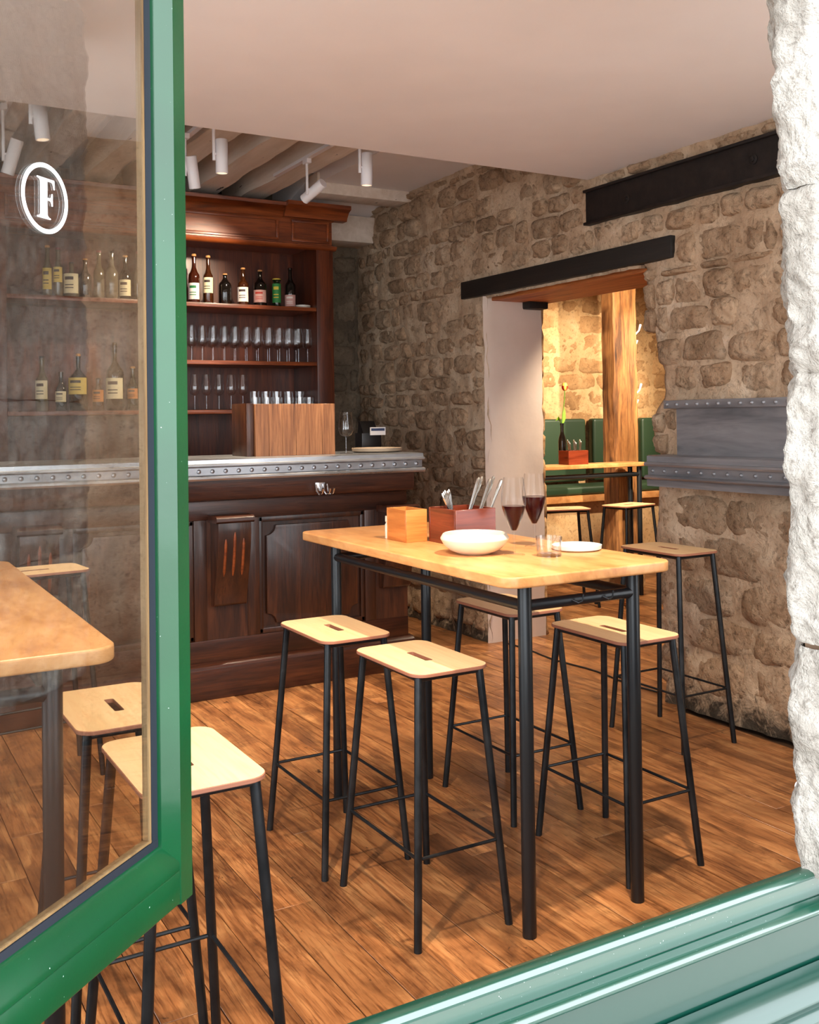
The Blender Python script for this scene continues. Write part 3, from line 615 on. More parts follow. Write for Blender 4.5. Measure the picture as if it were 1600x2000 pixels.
for k, (x, h, r, gm, lm, lz, lh) in enumerate(L3):
    bottle(x, YS, SH[3], h, r, gm, lm, lz, lh, ('black_plastic', 'glass_dark', 'cork')[k % 3], '%s bottle from the left on the lower shelf behind the casement glass' % ORD[k], mark='ink' if lm else None)

# wine glasses
def glass_prof(h, r, stem=0.45):
    zb = h * stem
    return ([(0.0, 0.004), (r * 0.25, 0.005), (r * 0.80, 0.002), (r * 0.86, 0.0)], [(r * 0.12, 0.006), (0.0045, 0.02), (0.0036, zb * 0.6), (0.005, zb)],
            [(0.0, zb), (r * 0.35, zb + 0.004), (r * 0.72, zb + h * 0.055), (r * 0.95, zb + h * 0.13), (r, zb + h * 0.19), (r * 0.97, zb + h * 0.28), (r * 0.86, zb + h * 0.42), (r * 0.74, h)])
def tulip_prof(h, r, stem):
    f, s_, _ = glass_prof(h, r, stem); zb = h * stem; b_ = h - zb
    return f, s_, [(0.0, zb), (r * 0.22, zb + 0.003), (r * 0.46, zb + 0.13 * b_), (r * 0.72, zb + 0.28 * b_), (r * 0.92, zb + 0.42 * b_), (r, zb + 0.54 * b_), (r * 0.97, zb + 0.68 * b_), (r * 0.88, zb + 0.84 * b_), (r * 0.78, h)]
def make_glass(name, label, h, r, stem, group, loc, mat='clear_glass', n=28, prof=glass_prof):
    t = thing(name, label, 'wine glass', loc, group=group); f, s_, bw = prof(h, r, stem)
    finish('foot', B().lathe(f, n), mat, t, local=True, angle=80); finish('stem', B().lathe(s_, 10), mat, t, local=True, angle=80); finish('bowl', B().lathe(bw, n), mat, t, local=True, angle=80)
    return t
gx = [2.181, 2.259, 2.337, 2.421, 2.501, 2.587, 2.673, 2.760, 2.839, 2.914, 2.988, 3.061]
g0 = None
for k, x in enumerate(gx):
    lab = '%s wine glass from the right in the middle shelf row' % ORD[len(gx) - 1 - k]
    if g0 is None: g0 = make_glass('wine_glass', lab, 0.250, 0.0365, 0.40, 'wine glasses on the middle shelf', (x, 6.84, SH[2]), mat='shelf_glass')
    else: dup(g0, (x, 6.84, SH[2]), 0, lab)
for k, x in enumerate(gx[:-1]):
    dup(g0, (x + 0.045, 6.99, SH[2]), 0, '%s wine glass from the right in the hidden second row of the middle shelf' % ORD[len(gx) - 2 - k])
for k, x in enumerate([2.215, 2.300, 2.392, 2.482, 2.57]):
    dup(g0, (x - 0.01, 6.86, SH[3]), 0, '%s wine glass from the left on the lowest shelf' % ORD[k], 'wine glasses on the lowest shelf')
def make_tumbler(label, loc, h, r, group, mat='clear_glass'):
    t = thing('tumbler', label, 'tumbler', loc, group=group)
    finish('wall', B().lathe([(r * 0.94, 0), (r, h), (r * 0.95, h), (r * 0.88, h * 0.14)], 28), mat, t, local=True, angle=80)
    finish('base', B().lathe([(0, 0), (r * 0.94, 0), (r * 0.9, h * 0.13), (0, h * 0.14)], 28), 'thick_glass', t, local=True, angle=80); return t
t0 = None
for k, x in enumerate([2.64, 2.73, 2.81, 2.90, 2.985, 3.06]):
    lab = '%s tumbler from the left at the front of the lowest shelf' % ORD[k]
    if t0 is None: t0 = make_tumbler(lab, (x, 6.82, SH[3]), 0.088, 0.036, 'tumblers on the lowest shelf', 'shelf_glass')
    else: dup(t0, (x, 6.82, SH[3]), 0, lab)
t1 = None
for k, x in enumerate([2.69, 2.78, 2.865, 2.96, 3.05]):
    lab = '%s tall tumbler from the left behind the tumblers on the lowest shelf' % ORD[k]
    if t1 is None: t1 = make_tumbler(lab, (x, 6.97, SH[3]), 0.135, 0.036, 'tall tumblers on the lowest shelf', 'shelf_glass')
    else: dup(t1, (x, 6.97, SH[3]), 0, lab)

# ================================================================== BAR
bar = thing('bar_counter', 'dark carved oak bar front with panels and scrolled corbels', 'bar', (1.0, 5.5, 0))
FY = 5.25
finish('carcass', B().box(-1.0, 2.985, FY + 0.03, 5.78, 0.0, 1.17), 'bar_oak', bar)
finish('plinth', B().box(-1.0, 3.02, FY - 0.03, FY + 0.2, 0.0, 0.165), 'bar_oak_rail', bar, bevel=0.004)
finish('plinth_moulding', B().prism([(FY + 0.03, 0.165), (FY - 0.03, 0.165), (FY - 0.028, 0.178), (FY - 0.012, 0.192), (FY + 0.03, 0.196)], 'x', -1.0, 3.01), 'bar_oak_rail', bar)
finish('top_rail', B().prism([(FY + 0.1, 1.172), (FY - 0.075, 1.172), (FY - 0.072, 1.085), (FY - 0.066, 1.068), (FY - 0.03, 1.058), (FY + 0.1, 1.055)], 'x', -1.0, 2.995), 'bar_oak_rail', bar)
finish('frieze_rail', B().box(-1.0, 2.985, FY, FY + 0.06, 0.955, 1.06), 'bar_oak_rail', bar, bevel=0.003)
finish('bottom_rail', B().box(-1.0, 2.985, FY, FY + 0.06, 0.19, 0.31), 'bar_oak_rail', bar, bevel=0.003)
def corbel(cx):
    w = 0.092
    pf = [(FY + 0.02, 0.95), (FY - 0.125, 0.95), (FY - 0.128, 0.90), (FY - 0.120, 0.82), (FY - 0.104, 0.74), (FY - 0.084, 0.66), (FY - 0.064, 0.585), (FY - 0.052, 0.53), (FY - 0.05, 0.505), (FY - 0.04, 0.495), (FY + 0.02, 0.495)]
    c = finish('corbel', B().prism(pf, 'x', cx - w, cx + w), 'bar_oak', bar, bevel=0.004)
    finish('corbel_cap', B().prism([(FY + 0.02, 0.945), (FY - 0.13, 0.945), (FY - 0.142, 0.955), (FY - 0.142, 0.972), (FY - 0.13, 0.982), (FY + 0.02, 0.985)], 'x', cx - w - 0.014, cx + w + 0.014), 'bar_oak_rail', c)
    for dx, zt in ((-0.05, 0.86), (0, 0.895), (0.05, 0.86)):
        pts = []
        for k in range(8):
            z = zt - (zt - 0.66) * k / 7
            for (a, p), (b_, q) in zip([(y_, z_) for y_, z_ in pf[1:8]], [(y_, z_) for y_, z_ in pf[2:9]]):
                if q <= z <= p: yy = a + (b_ - a) * (p - z) / (p - q)
            pts.append((cx + dx, yy + 0.001, z))
        finish('flute', B().tube(pts, [0.004] + [0.0085] * 6 + [0.003], 8), 'mahogany_long', c)
for cx in (-0.15, 0.87, 1.86, 2.885): corbel(cx)
def panel(xa, xb):
    z0, z1 = 0.31, 0.955
    for a, b_ in ((xa - 0.0, xa + 0.07), (xb - 0.07, xb)): finish('panel_stile', B().box(a, b_, FY, FY + 0.06, z0, z1), 'bar_oak', bar, bevel=0.003)
    fx0, fx1, fz0, fz1 = xa + 0.09, xb - 0.09, z0 + 0.02, z1 - 0.02
    mo = B()
    for a, b_, c, d in ((xa + 0.07, xb - 0.07, z1 - 0.03, z1), (xa + 0.07, xb - 0.07, z0, z0 + 0.03), (xa + 0.07, xa + 0.095, z0, z1), (xb - 0.095, xb - 0.07, z0, z1)): mo.box(a, b_, FY + 0.008, FY + 0.05, c, d)
    finish('panel_moulding', mo, 'bar_oak', bar, bevel=0.006)
    k = 0.055; x0, x1, zz0, zz1 = xa + 0.115, xb - 0.115, z0 + 0.05, z1 - 0.05; pl = []
    for (cx, cz, a0) in ((x1, zz1, 270), (x0, zz1, 0), (x0, zz0, 90), (x1, zz0, 180)):
        for q in range(7):
            t = math.radians(a0 - 90 * q / 6); pl.append((cx + k * math.cos(t), cz + k * math.sin(t)))
    finish('raised_panel', B().prism(pl, 'y', FY + 0.006, FY + 0.045), 'bar_oak', bar, bevel=0.007)
for xa, xb in ((0.98, 1.745), (1.975, 2.77), (-0.03, 0.755)): panel(xa, xb)
for cx in (0.87, 1.86, 2.885, -0.15): finish('pilaster_board', B().box(cx - 0.115, min(cx + 0.115, 2.985), FY + 0.004, FY + 0.05, 0.31, 0.955), 'bar_oak', bar)
# zinc top
zt = thing('zinc_countertop', 'riveted zinc bar top with rolled edges', 'countertop', (1.0, 5.5, 1.17))
ZF = FY - 0.115
zp = [(5.80, 1.285), (ZF + 0.018, 1.285), (ZF + 0.006, 1.282), (ZF + 0.004, 1.262), (ZF - 0.004, 1.258), (ZF - 0.006, 1.250), (ZF, 1.244), (ZF + 0.010, 1.241), (ZF + 0.012, 1.203), (ZF + 0.002, 1.200), (ZF - 0.008, 1.194), (ZF - 0.011, 1.184), (ZF - 0.006, 1.174), (ZF + 0.03, 1.172), (5.80, 1.172)]
zend = 3.045
b = B(); m = len(zp); vs = [(-1.0, y, z) for y, z in zp] + [(zend - max(0, (y - ZF)) * (0 if i in (0, m - 1) else 1), y, z) for i, (y, z) in enumerate(zp)]
fs = [(i, (i + 1) % m, (i + 1) % m + m, i + m) for i in range(m)] + [tuple(range(m)), tuple(range(2 * m - 1, m - 1, -1))]
finish('slab', B().add(vs, fs), 'zinc', zt, angle=35)
rv = B().lathe([(0.0125, 0), (0.011, 0.006), (0.007, 0.010), (0, 0.0115)], 14); rv.v = [(x, -z, y) for x, y, z in rv.v]; r0 = None
for k in range(33):
    if r0 is None: o = r0 = finish('rivet', rv, 'zinc', zt, local=True)
    else: o = r0.copy(); COL.objects.link(o)
    o.location = Vector((2.995 - 0.0735 * k, ZF + 0.0115, 1.222)) - zt.location
# chrome hook on the rail
hk = thing('bag_hook', 'chrome double bag hook screwed to the bar rail', 'hook', (2.38, FY - 0.074, 1.09))
finish('plate', B().box(2.352, 2.412, FY - 0.080, FY - 0.0752, 1.085, 1.135), 'chrome', hk, bevel=0.004)
for dx in (-0.018, 0.026, 0.05):
    x = 2.375 + dx; finish('prong', B().tube([(x, FY - 0.08, 1.125), (x, FY - 0.095, 1.085), (x + 0.004, FY - 0.115, 1.068), (x + 0.008, FY - 0.140, 1.078), (x + 0.010, FY - 0.150, 1.105)], [0.005, 0.005, 0.005, 0.005, 0.007], 8), 'chrome', hk)
# things on the bar
bx = thing('wooden_box_screen', 'oak box standing on the zinc bar top', 'box', (2.31, 5.44, 1.285))
for k in range(6):
    xa = 2.065 + 0.0825 * k; finish('plank', B().box(xa, xa + 0.0815, 5.34, 5.362, 1.285, 1.581), 'box_oak', bx, bevel=0.001, seg=1)
finish('side', B().box(2.065, 2.085, 5.362, 5.60, 1.285, 1.581), 'bar_oak', bx); finish('side', B().box(2.54, 2.56, 5.362, 5.60, 1.285, 1.581), 'bar_oak', bx)
finish('back', B().box(2.03, 2.56, 5.60, 5.62, 1.285, 1.585), 'bar_oak', bx)
finish('post', B().box(2.02, 2.064, 5.36, 5.60, 1.285, 1.585), 'bar_oak', bx, bevel=0.003)
make_glass('wine_glass', 'single empty wine glass on the zinc bar beside the oak box', 0.245, 0.046, 0.40, None, (2.640, 5.36, 1.285), mat='shelf_glass')
pl = dish('plate', 2.90, 5.46, 1.285, 0.155, 0.026, 'clay_plate', 'brown stoneware plate on the end of the zinc bar', 'plate')
tm = thing('card_terminal', 'black payment terminal with a small printed card on the bar', 'terminal', (3.0, 5.69, 1.285))
finish('body', B().box(2.90, 3.04, 5.66, 5.76, 1.285, 1.40), 'black_plastic', tm, bevel=0.006); finish('screen', B().prism([(5.67, 1.40), (5.72, 1.475), (5.735, 1.475), (5.75, 1.40)], 'x', 2.915, 3.02), 'black_plastic', tm)
cd = finish('card', B().box(2.955, 3.065, 5.652, 5.656, 1.385, 1.435), 'paper', tm); finish('print', B().box(2.962, 3.058, 5.6512, 5.652, 1.412, 1.428), 'blue_print', cd)

# ================================================================== FURNITURE
def make_stool(label, H, loc, rz=0.0, fx=0.155, fy=0.236, group='bar stools'):
    t = thing('bar_stool', label, 'stool', loc, rz, group); sx, sy = 0.131, 0.204
    out = rrect(-sx, sx, -sy, sy, 0.045, 7); inn = rrect(-0.0125, 0.0125, -0.062, 0.062, 0.006, 7); m = len(out)
    th = 0.0105; e = 0.0015
    lo = [(p[0] * (1 - e / sx), p[1] * (1 - e / sy)) for p in out]
    vs = [(x, y, H) for x, y in lo] + [(x, y, H) for x, y in inn] + [(x, y, H - th) for x, y in lo] + [(x, y, H - th) for x, y in inn]
    fs = []
    for i in range(m):
        j = (i + 1) % m; fs += [(i, j, j + m, i + m), (i + 2 * m, i + 3 * m, j + 3 * m, j + 2 * m)]
    seat = finish('seat', B().add(vs, fs), 'seat_ply', t, local=True)
    vs = [(x, y, H) for x, y in lo] + [(x, y, H - e) for x, y in out] + [(x, y, H - th + e) for x, y in out] + [(x, y, H - th) for x, y in lo] + [(x, y, H) for x, y in inn] + [(x, y, H - th) for x, y in inn]
    fs = []
    for i in range(m):
        j = (i + 1) % m
        for q in range(3): fs.append((q * m + i, q * m + j, (q + 1) * m + j, (q + 1) * m + i))
        fs.append((4 * m + i, 4 * m + j, 5 * m + j, 5 * m + i))
    finish('edge_band', B().add(vs, fs), 'ply_edge', seat, local=True)
    hz = H - th - 0.001; ux, uy = sx - 0.026, sy - 0.032
    fr = B()
    for a, b_ in (((-ux, -uy), (ux, -uy)), ((ux, -uy), (ux, uy)), ((ux, uy), (-ux, uy)), ((-ux, uy), (-ux, -uy))): fr.tube([(a[0], a[1], hz - 0.008), (b_[0], b_[1], hz - 0.008)], 0.008, 8)
    finish('seat_frame', fr, 'blackened_steel', t, local=True)
    zr = 0.245; pts = []
    for qx, qy in ((-1, -1), (1, -1), (1, 1), (-1, 1)):
        finish('leg', B().tube([(qx * fx, qy * fy, 0.0), (qx * ux, qy * uy, hz - 0.002)], 0.0118, 14), 'blackened_steel', t, local=True)
        f = zr / hz; pts.append((qx * (fx + (ux - fx) * f), qy * (fy + (uy - fy) * f), zr))
    for i in range(4): finish('stretcher', B().tube([pts[i], pts[(i + 1) % 4]], 0.0052, 8), 'blackened_steel', t, local=True)
    return t
st0 = make_stool('plywood bar stool on the near left side of the wine table', 0.757, (1.566, 2.688, 0))
dup(st0, (1.530, 3.222, 0), 0, 'plywood bar stool on the left side of the wine table, nearer the bar')
dup(st0, (2.330, 2.672, 0), 0, 'plywood bar stool on the near right side of the wine table')
dup(st0, (2.300, 3.252, 0), 0, 'plywood bar stool on the far right side of the wine table, before the doorway')
dup(st0, (0.655, 2.165, 0), 0, 'plywood bar stool half behind the open green casement')
dup(st0, (0.632, 2.662, 0), 0, 'plywood bar stool seen only through the casement glass beside the left table')
make_stool('taller plywood bar stool against the stone wall right of the doorway', 0.868, (3.385, 3.490, 0), 0.0)
make_stool('taller plywood bar stool by the bar, seen through the casement glass', 0.868, (0.74, 4.50, 0), math.pi / 2 + 0.1)
make_stool('plywood bar stool before the timber post in the far room', 0.78, (5.50, 6.10, 0), math.pi / 2 + 0.2)
make_stool('plywood bar stool beside the plaster jamb in the far room', 0.765, (4.99, 6.30, 0), 1.25)

def make_table(label, x0, x1, y0, y1, ztop, ins, group='high tables', hooks=True):
    t = thing('high_table', label, 'table', ((x0 + x1) / 2, (y0 + y1) / 2, 0), group=group)
    finish('tabletop', B().prism(rrect(x0, x1, y0, y1, 0.055, 6), 'z', ztop - 0.032, ztop), 'table_beech', t, bevel=0.006, seg=3)
    lx, ly = (x0 + ins[0], x1 - ins[1]), (y0 + ins[2], y1 - ins[3])
    for a in lx:
        for c in ly: finish('leg', B().tube([(a, c, 0), (a, c, ztop - 0.031)], 0.0205, 20), 'black_powdercoat', t, bevel=0.002)
    zr = ztop - 0.100
    for c in ly:
        rl = finish('rail', B().tube([(lx[0], c, zr), (lx[1], c, zr)], 0.0165, 16), 'black_powdercoat', t)
        if hooks and c == ly[0]:
            for f in (0.42, 0.70):
                hx = lx[0] + (lx[1] - lx[0]) * f
                finish('hook', B().tube([(hx - 0.012, c - 0.014, zr + 0.004), (hx, c - 0.03, zr - 0.004), (hx + 0.012, c - 0.034, zr + 0.0), (hx + 0.016, c - 0.034, zr + 0.02)], 0.0024, 8), 'black_powdercoat', rl)
    for a in lx: finish('rail', B().tube([(a, ly[0], zr), (a, ly[1], zr)], 0.0165, 16), 'black_powdercoat', t)
    return t
TT = 1.045
make_table('high wooden table on black tube legs, set with wine', 1.612, 2.235, 2.272, 3.715, TT, (0.116, 0.097, 0.088, 0.105))
make_table('high wooden table seen through the casement glass', -0.145, 0.495, 2.03, 3.51, TT, (0.11, 0.11, 0.11, 0.11))

# ---- on the wine table
def open_box(label, x0, x1, y0, y1, z0, h, mat, th, cat='box'):
    t = thing('cutlery_box', label, cat, ((x0 + x1) / 2, (y0 + y1) / 2, z0))
    for a, b_, c, d in ((x0, x1, y0, y0 + th), (x0, x1, y1 - th, y1), (x0, x0 + th, y0 + th, y1 - th), (x1 - th, x1, y0 + th, y1 - th)): finish('side', B().box(a, b_, c, d, z0, z0 + h), mat, t, bevel=0.001, seg=1)
    finish('bottom', B().box(x0 + th, x1 - th, y0 + th, y1 - th, z0, z0 + 0.008), mat, t); return t
open_box('small open light wood box on the wine table', 1.776, 1.862, 3.128, 3.275, TT, 0.116, 'light_box_wood', 0.008)
open_box('dark red wood box full of cutlery on the wine table', 1.868, 2.035, 2.944, 3.126, TT, 0.124, 'red_box_wood', 0.009)
def cutlery(p0, p1, label, group, kind=0, r=0.0035):
    p0, p1 = Vector(p0), Vector(p1); d = p1 - p0
    pts = [p0 + d * f for f in (0, 0.35, 0.7, 0.88, 0.97, 1.0)]; rr = [r * 0.5, r * 0.55, r * 0.9, r * 1.25, r * 1.15, r * 0.5]
    return solid('cutlery', B().tube(pts, rr, 8), 'steel_cutlery', label, 'cutlery', group)
r = random.Random(4)
for k in range(6):
    x = 1.895 + 0.004 * k; y = 3.02 + 0.012 * k
    cutlery((x + 0.045, y, TT + 0.012), (x - 0.022 + 0.009 * k, y + 0.02, TT + 0.178 + 0.004 * (k % 3)), '%s left-leaning cutlery handle from the left in the dark box' % ORD[k], 'cutlery in the dark box', r=0.0048)
for k in range(9):
    x = 1.925 + 0.010 * k; y = 2.975 + 0.014 * (k % 4)
    cutlery((x - 0.02, y, TT + 0.012), (x + 0.062 + 0.004 * k, y + 0.01 * (k % 3), TT + 0.232 - 0.006 * (k % 3)), '%s right-leaning cutlery handle from the left in the dark box' % ORD[k], 'cutlery in the dark box', r=0.0056)
st_ = solid('salt_shaker', B().lathe([(0, 0), (0.013, 0), (0.0135, 0.05), (0.010, 0.055), (0.010, 0.06), (0.0125, 0.062), (0.0125, 0.082), (0, 0.084)], 20), 'ceramic', 'small white shaker behind the light wood box', 'shaker', origin=(0, 0, 0)); st_.location = (1.797, 3.30, TT)
bw = B().lathe([(0, 0.0), (0.052, 0.0), (0.058, 0.003), (0.082, 0.013), (0.101, 0.030), (0.1105, 0.046), (0.1125, 0.050), (0.1120, 0.053), (0.104, 0.0655), (0.101, 0.0670), (0.0985, 0.0655), (0.104, 0.052), (0.094, 0.034), (0.074, 0.019), (0.046, 0.010), (0, 0.009)], 56)
o = solid('bowl', bw, 'ceramic', 'cream stoneware bowl with an inward rim on the wine table', 'bowl', origin=(0, 0, 0), angle=50); o.location = (1.823, 2.760, TT)
def wine_glass(label, loc, fill):
    t = make_glass('wine_glass', label, 0.250, 0.0405, 0.30, 'filled wine glasses on the table', loc, n=40, prof=tulip_prof)
    f, s_, bw = tulip_prof(0.250, 0.0405, 0.30); prof = [(0, bw[0][1] + 0.003)]; top = fill
    for (ra, za), (rb, zb) in zip(bw[1:], bw[2:]):
        prof.append((max(ra - 0.0013, 0.002), za + 0.0015))
        if zb >= top: q = (top - za) / (zb - za); prof.append((ra + (rb - ra) * q - 0.0013, top)); break
    prof.append((0, top)); finish('wine', B().lathe(prof, 40), 'red_wine', t, local=True, angle=50); return t
wine_glass('near glass of red wine on the wine table', (1.906, 2.655, TT), 0.158)
wine_glass('far glass of red wine behind the tumbler', (2.085, 2.785, TT), 0.170)
make_tumbler('clear tumbler of water at the near end of the wine table', (1.982, 2.572, TT), 0.062, 0.042, None, 'thick_glass')
dish('plate', 2.150, 2.640, TT, 0.083, 0.017, 'ceramic_white', 'white rimmed plate at the near end of the wine table', 'plate')

# ---- track spotlights on the beams
def spot(x, y, z, aim, label, power=60, zt=3.10, on=True, size=1.1, ceil=False):
    t = thing('track_spotlight', label, 'spotlight', (x, y, z), group='white ceiling spotlights'); d = Vector(aim).normalized(); a = d.orthogonal().normalized(); b_ = d.cross(a)
    def put(prof, nm, mat, n=24):
        m_ = B().lathe(prof, n); c = Vector((x, y, z)); m_.v = [tuple(c + a * p[0] + b_ * p[1] + d * p[2]) for p in m_.v]; return finish(nm, m_, mat, t)
    put([(0, -0.09), (0.030, -0.09), (0.0325, -0.087), (0.0325, 0.088), (0.030, 0.090), (0.027, 0.088), (0.026, 0.070)], 'housing', 'white_lamp')
    put([(0.026, 0.070), (0.0, 0.070)], 'lens', 'lamp_lens')
    side = Vector((-0.043, 0, 0)); top = Vector((x, y, zt))
    pv = Vector((x, y, z)) + side + Vector((0, 0, 0.01))
    finish('arm', B().tube([pv - Vector((0, 0, 0.035)), Vector((x, y, 0)) + side + Vector((0, 0, zt - 0.02))], 0.0085, 10), 'white_lamp', t)
    finish('pivot', B().tube([pv, pv - side], 0.007, 8), 'white_lamp', t)
    finish('adapter', B().box(x - 0.058, x - 0.026, y - 0.035, y + 0.035, zt - 0.03, zt), 'white_lamp', t, bevel=0.004)
    if on: lamp('spot_light', 'SPOT', Vector((x, y, z)) + d * 0.10, power, (1.0, 0.82, 0.60), Vector((x, y, z)) + d * 2, t, spot_size=size, spot_blend=0.7, shadow_soft_size=0.03)
    return t
spot(2.595, 4.965, 2.880, (0.0, 0.05, -1), 'white spotlight pointing straight down before the stone wall', 170)
spot(2.600, 5.690, 2.905, (-0.30, 0.70, -0.38), 'white spotlight tilted sideways above the cabinet cornice', 90)
spot(1.800, 5.10, 2.890, (0.02, 0.05, -1), 'white spotlight pointing down at the green casement edge', 150)
spot(1.770, 5.50, 2.890, (0.22, 0.25, -1), 'white spotlight half hidden by the green casement edge', 170)
spot(0.820, 4.72, 2.850, (0.1, 0.0, -1), 'nearer white spotlight seen through the casement glass', 120)
spot(0.800, 5.40, 2.840, (-0.25, 0.3, -1), 'farther white spotlight seen through the casement glass', 120)
for nm, x, ya, yb, lab in (('light_track', 2.558, 4.5, 6.2, 'white lighting track above the bar end'), ('light_track', 1.758, 4.5, 6.2, 'white lighting track above the middle of the bar'), ('light_track', 0.778, 4.5, 6.2, 'white lighting track seen through the casement glass')):
    solid(nm, B().box(x - 0.016, x + 0.016, ya, yb, 3.098, 3.118), 'white_lamp', lab, 'track', 'lighting tracks')
# spotlights on the plaster ceiling over the window, above the picture's edge
spot(1.88, 1.92, 2.735, (0.02, 0.42, -1), 'white ceiling spotlight over the near end of the wine table', 190, zt=ZC, size=1.5)
spot(0.60, 1.92, 2.735, (0.05, 0.42, -1), 'added white ceiling spotlight lighting the left table', 150, zt=ZC, size=1.5)  # unseen lamp added to brighten the left table

# ================================================================== FAR ROOM
FW = 7.72
struct('wall_far_side', B().box(8.3, 8.5, 3.4, 8.0, 0, 3.2), 'far_mortar')
struct('wall_far_near', B().box(4.15, 8.5, 3.2, 3.42, 0, 3.2), 'far_mortar')
struct('ceiling_far', B().box(4.19, 8.5, 3.2, 8.0, 2.95, 3.2), 'ceiling_plaster')
vs = []; fs = []; st = 0.05; xs_ = [4.15 + st * i for i in range(85)]; zz = [st * i for i in range(60)]
for j, z in enumerate(zz):
    for i, xx in enumerate(xs_): vs.append((xx, FW + 0.02 * nz(xx, z, 15, 3) + 0.008 * nz(xx, z, 12, 11), z))
for j in range(59):
    for i in range(84): k = j * 85 + i; fs.append((k, k + 1, k + 86, k + 85))
wall_far = struct('wall_far', B().add(vs, fs), 'far_mortar', angle=80)
finish('wall_core', B().box(4.0, 8.5, FW + 0.05, 8.0, 0, 3.2), 'far_mortar', wall_far)
courses(wall_far, Vector((0, FW, 0)), Vector((1, 0, 0)), UZ, Vector((0, -1, 0)), 5.2, 7.6, 0.3, 2.9, 'far_stone', 31, lambda cu, cv, w, h: True, 0.16, 0.24, 0.24, 0.5, 0.12, (0.004, 0.014))
# timber post
post = thing('timber_post', 'weathered square timber post on a rough stone base in the far room', 'post', (5.85, 6.72, 0))
def wobbly(x0, x1, y0, y1, z0, z1, amp, ch=0.03, nv=40):
    ol = [(x0 + ch, y0), (x1 - ch, y0), (x1, y0 + ch), (x1, y1 - ch), (x1 - ch, y1), (x0 + ch, y1), (x0, y1 - ch), (x0, y0 + ch)]; vs = []; fs = []
    for j in range(nv + 1):
        z = z0 + (z1 - z0) * j / nv
        for i, (a, c) in enumerate(ol): vs.append((a + amp * nz(i * 2.1, z * 2, 1, 2), c + amp * nz(i * 2.1, z * 2, 8, 2), z))
    for j in range(nv):
        for i in range(8): fs.append((j * 8 + i, j * 8 + (i + 1) % 8, (j + 1) * 8 + (i + 1) % 8, (j + 1) * 8 + i))
    fs += [tuple(range(7, -1, -1)), tuple(nv * 8 + i for i in range(8))]; return B().add(vs, fs)
finish('shaft', wobbly(5.784, 6.045, 6.555, 6.74, 0.10, 2.94, 0.010, 0.02), 'old_timber', post)
finish('stone_base', wobbly(5.70, 6.12, 6.545, 6.95, 0.0, 0.13, 0.03, 0.06, 6), 'far_stone', post)
def coat_hook(x, y, z, dx, dy, label):
    t = thing('coat_hook', label, 'hook', (x, y, z), group='white coat hooks in the far room')
    finish('plate', B().box(x - 0.012 if dx == 0 else x, x + 0.012 if dx == 0 else x + 0.006 * (1 if dx > 0 else -1), y - 0.012 if dx else y - 0.006, y + 0.012 if dx else y, z - 0.05, z + 0.05), 'white_lamp', t, bevel=0.002)
    def P(f, h): return (x + dx * f, y + dy * f, z + h)
    finish('upper_prong', B().tube([P(0.0, 0.0), P(0.05, 0.015), P(0.095, 0.05), P(0.115, 0.105)], [0.008, 0.008, 0.007, 0.011], 8), 'white_lamp', t)
    finish('lower_prong', B().tube([P(0.0, -0.03), P(0.03, -0.065), P(0.06, -0.07), P(0.075, -0.035)], [0.007, 0.006, 0.006, 0.009], 8), 'white_lamp', t)
coat_hook(6.058, 6.66, 1.66, 1, 0, 'lower white coat hook on the right face of the timber post')
coat_hook(6.060, 6.66, 2.18, 1, 0, 'upper white coat hook on the right face of the timber post')
# bench and cushions
bn = thing('bench', 'built-in wooden bench along the far room wall', 'bench', (6.4, 7.45, 0))
finish('seat_board', B().box(5.2, 7.6, 7.18, FW - 0.04, 0.705, 0.765), 'table_beech', bn, bevel=0.004)
finish('front_board', B().box(5.2, 7.6, 7.30, 7.34, 0.0, 0.705), 'far_mortar', bn)
def cushion(label, x0, x1, y0, y1, z0, z1, mat='green_leather'):
    b = B().box(x0, x1, y0, y1, z0, z1); return solid('cushion', b, mat, label, 'cushion', 'green bench cushions', bevel=min(0.03, (y1 - y0) * 0.4, (z1 - z0) * 0.4), seg=4)
cushion('long green seat cushion on the far bench', 5.25, 7.5, 7.20, 7.60, 0.768, 0.845)
cushion('green back cushion behind the flower vase', 5.55, 6.33, 7.60, 7.69, 0.86, 1.462)
cushion('green back cushion left of the timber post', 6.42, 6.95, 7.60, 7.69, 0.86, 1.462)
cushion('green back cushion right of the timber post', 7.05, 7.75, 7.60, 7.69, 0.86, 1.462)
make_table('high wooden table in front of the green bench', 4.62, 5.86, 6.26, 6.50, 1.10, (0.06, 0.05, 0.05, 0.08), hooks=False)
fb = thing('cutlery_box', 'dark red wood box of cutlery on the far room table', 'box', (5.18, 6.39, 1.10))
for a, b_, c, d in ((5.085, 5.285, 6.325, 6.335), (5.085, 5.285, 6.445, 6.455), (5.085, 5.095, 6.335, 6.445), (5.275, 5.285, 6.335, 6.445)): finish('side', B().box(a, b_, c, d, 1.10, 1.212), 'red_box_wood', fb, bevel=0.001, seg=1)
finish('bottom', B().box(5.095, 5.275, 6.335, 6.445, 1.10, 1.108), 'red_box_wood', fb)
for k in range(8):
    x = 5.13 + 0.016 * k; cutlery((x, 6.37 + 0.006 * (k % 3), 1.11), (x + 0.01 * (k - 3) * 0.5, 6.375 + 0.012 * (k % 3), 1.30 - 0.012 * (k % 3)), '%s cutlery handle from the left in the far table box' % ORD[k], 'cutlery in the far box', r=0.005)
va = thing('bottle_vase', 'dark wine bottle used as a vase on the far room table', 'vase', (5.14, 6.475, 1.10))
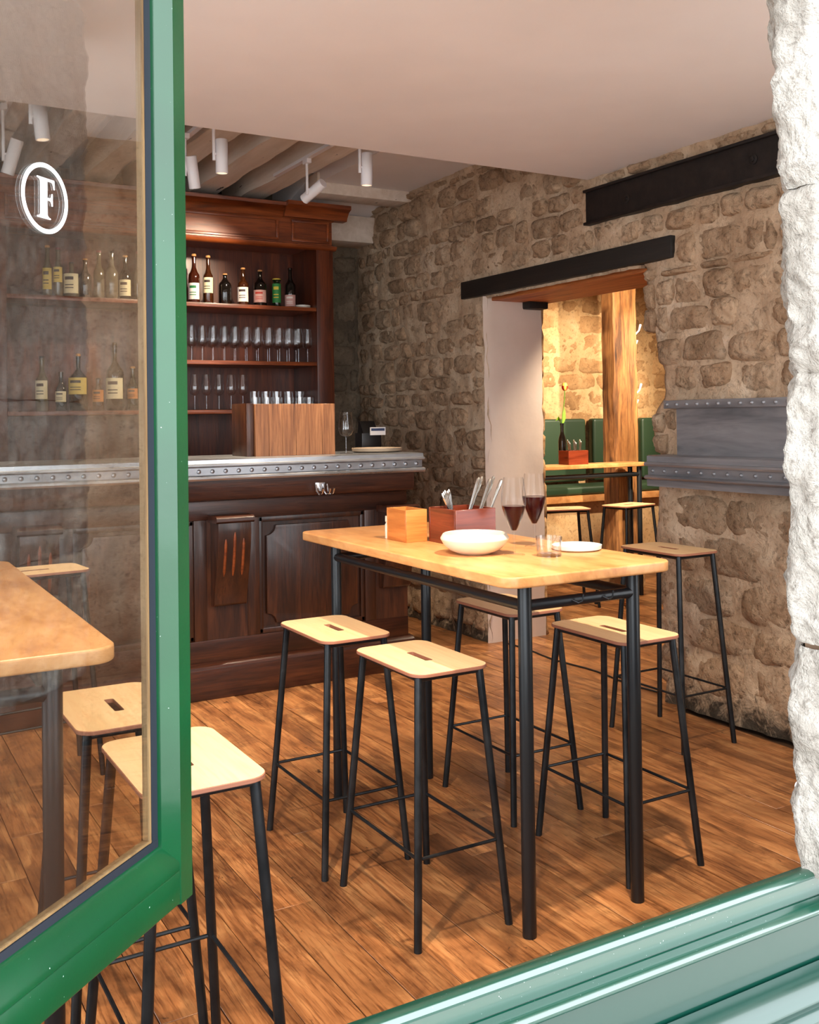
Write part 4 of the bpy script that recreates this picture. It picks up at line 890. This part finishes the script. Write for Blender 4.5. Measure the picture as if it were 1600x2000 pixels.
finish('glass', B().lathe([(0, 0), (0.030, 0), (0.032, 0.005), (0.032, 0.18), (0.027, 0.215), (0.015, 0.25), (0.0135, 0.27), (0.0135, 0.318), (0.016, 0.32), (0.016, 0.332), (0.012, 0.332), (0.010, 0.30)], 20), 'glass_dark', va, local=True)
fl = thing('tulip', 'single yellow and red tulip standing in the dark bottle', 'flower', (5.14, 6.475, 1.40))
finish('stem', B().tube([(5.14, 6.475, 1.402), (5.148, 6.475, 1.50), (5.17, 6.475, 1.62), (5.175, 6.475, 1.70)], 0.0045, 8), 'stem', fl)
finish('bloom', B().lathe([(0.004, -0.01), (0.018, 0.0), (0.024, 0.02), (0.022, 0.04), (0.014, 0.055), (0.0, 0.05)], 12, (5.175, 6.475, 1.705)), 'petal_yellow', fl)
for k in range(3):
    q = 2 * math.pi * k / 3 + 0.5; finish('petal', B().lathe([(0.006, -0.012), (0.0195, 0.0), (0.026, 0.018), (0.0245, 0.03)], 6, (5.175, 6.475, 1.705), q, q + 1.2), 'petal_red', fl)
finish('leaf', B().add([(5.14, 6.47, 1.41), (5.10, 6.465, 1.49), (5.06, 6.46, 1.45), (5.10, 6.475, 1.46), (5.142, 6.478, 1.43)], [(0, 1, 3, 4), (1, 2, 3)]), 'leaf', fl)
finish('leaf', B().add([(5.142, 6.47, 1.41), (5.175, 6.468, 1.47), (5.17, 6.468, 1.56), (5.15, 6.476, 1.49)], [(0, 1, 2, 3)]), 'leaf', fl)
# lamps of the far room
spot(5.15, 4.75, 2.76, (0.35, 0.9, -0.55), 'white spotlight in the far room aimed at the stone wall', 380, zt=2.95, size=1.2)
spot(6.90, 5.20, 2.76, (-0.25, 0.9, -0.45), 'added white spotlight in the far room standing in for sunlight on the wall', 380, zt=2.95, size=0.9)  # added lamp, makes the patch of sun on the far wall
spot(4.85, 5.20, 2.76, (0.0, 0.15, -1), 'white spotlight in the far room over the floor', 260, zt=2.95, size=1.6)

# ---- small things on the floor
pts = [Vector((3.83 + 0.015 * math.sin(k * 0.9), 5.45 - 0.1 * k, 0.006)) for k in range(15)]
solid('floor_cable', B().tube(pts, 0.005, 8), 'cable', 'thin black cable running across the floor of the doorway', 'cable')
solid('door_stop', B().lathe([(0, 0), (0.028, 0), (0.036, 0.02), (0.034, 0.05), (0.02, 0.075), (0.014, 0.10), (0, 0.105)], 20, (3.98, 4.42, 0.001)), 'clay_plate', 'small round stopper on the doorway floor', 'door stop')
print('stones in right wall', n_st)
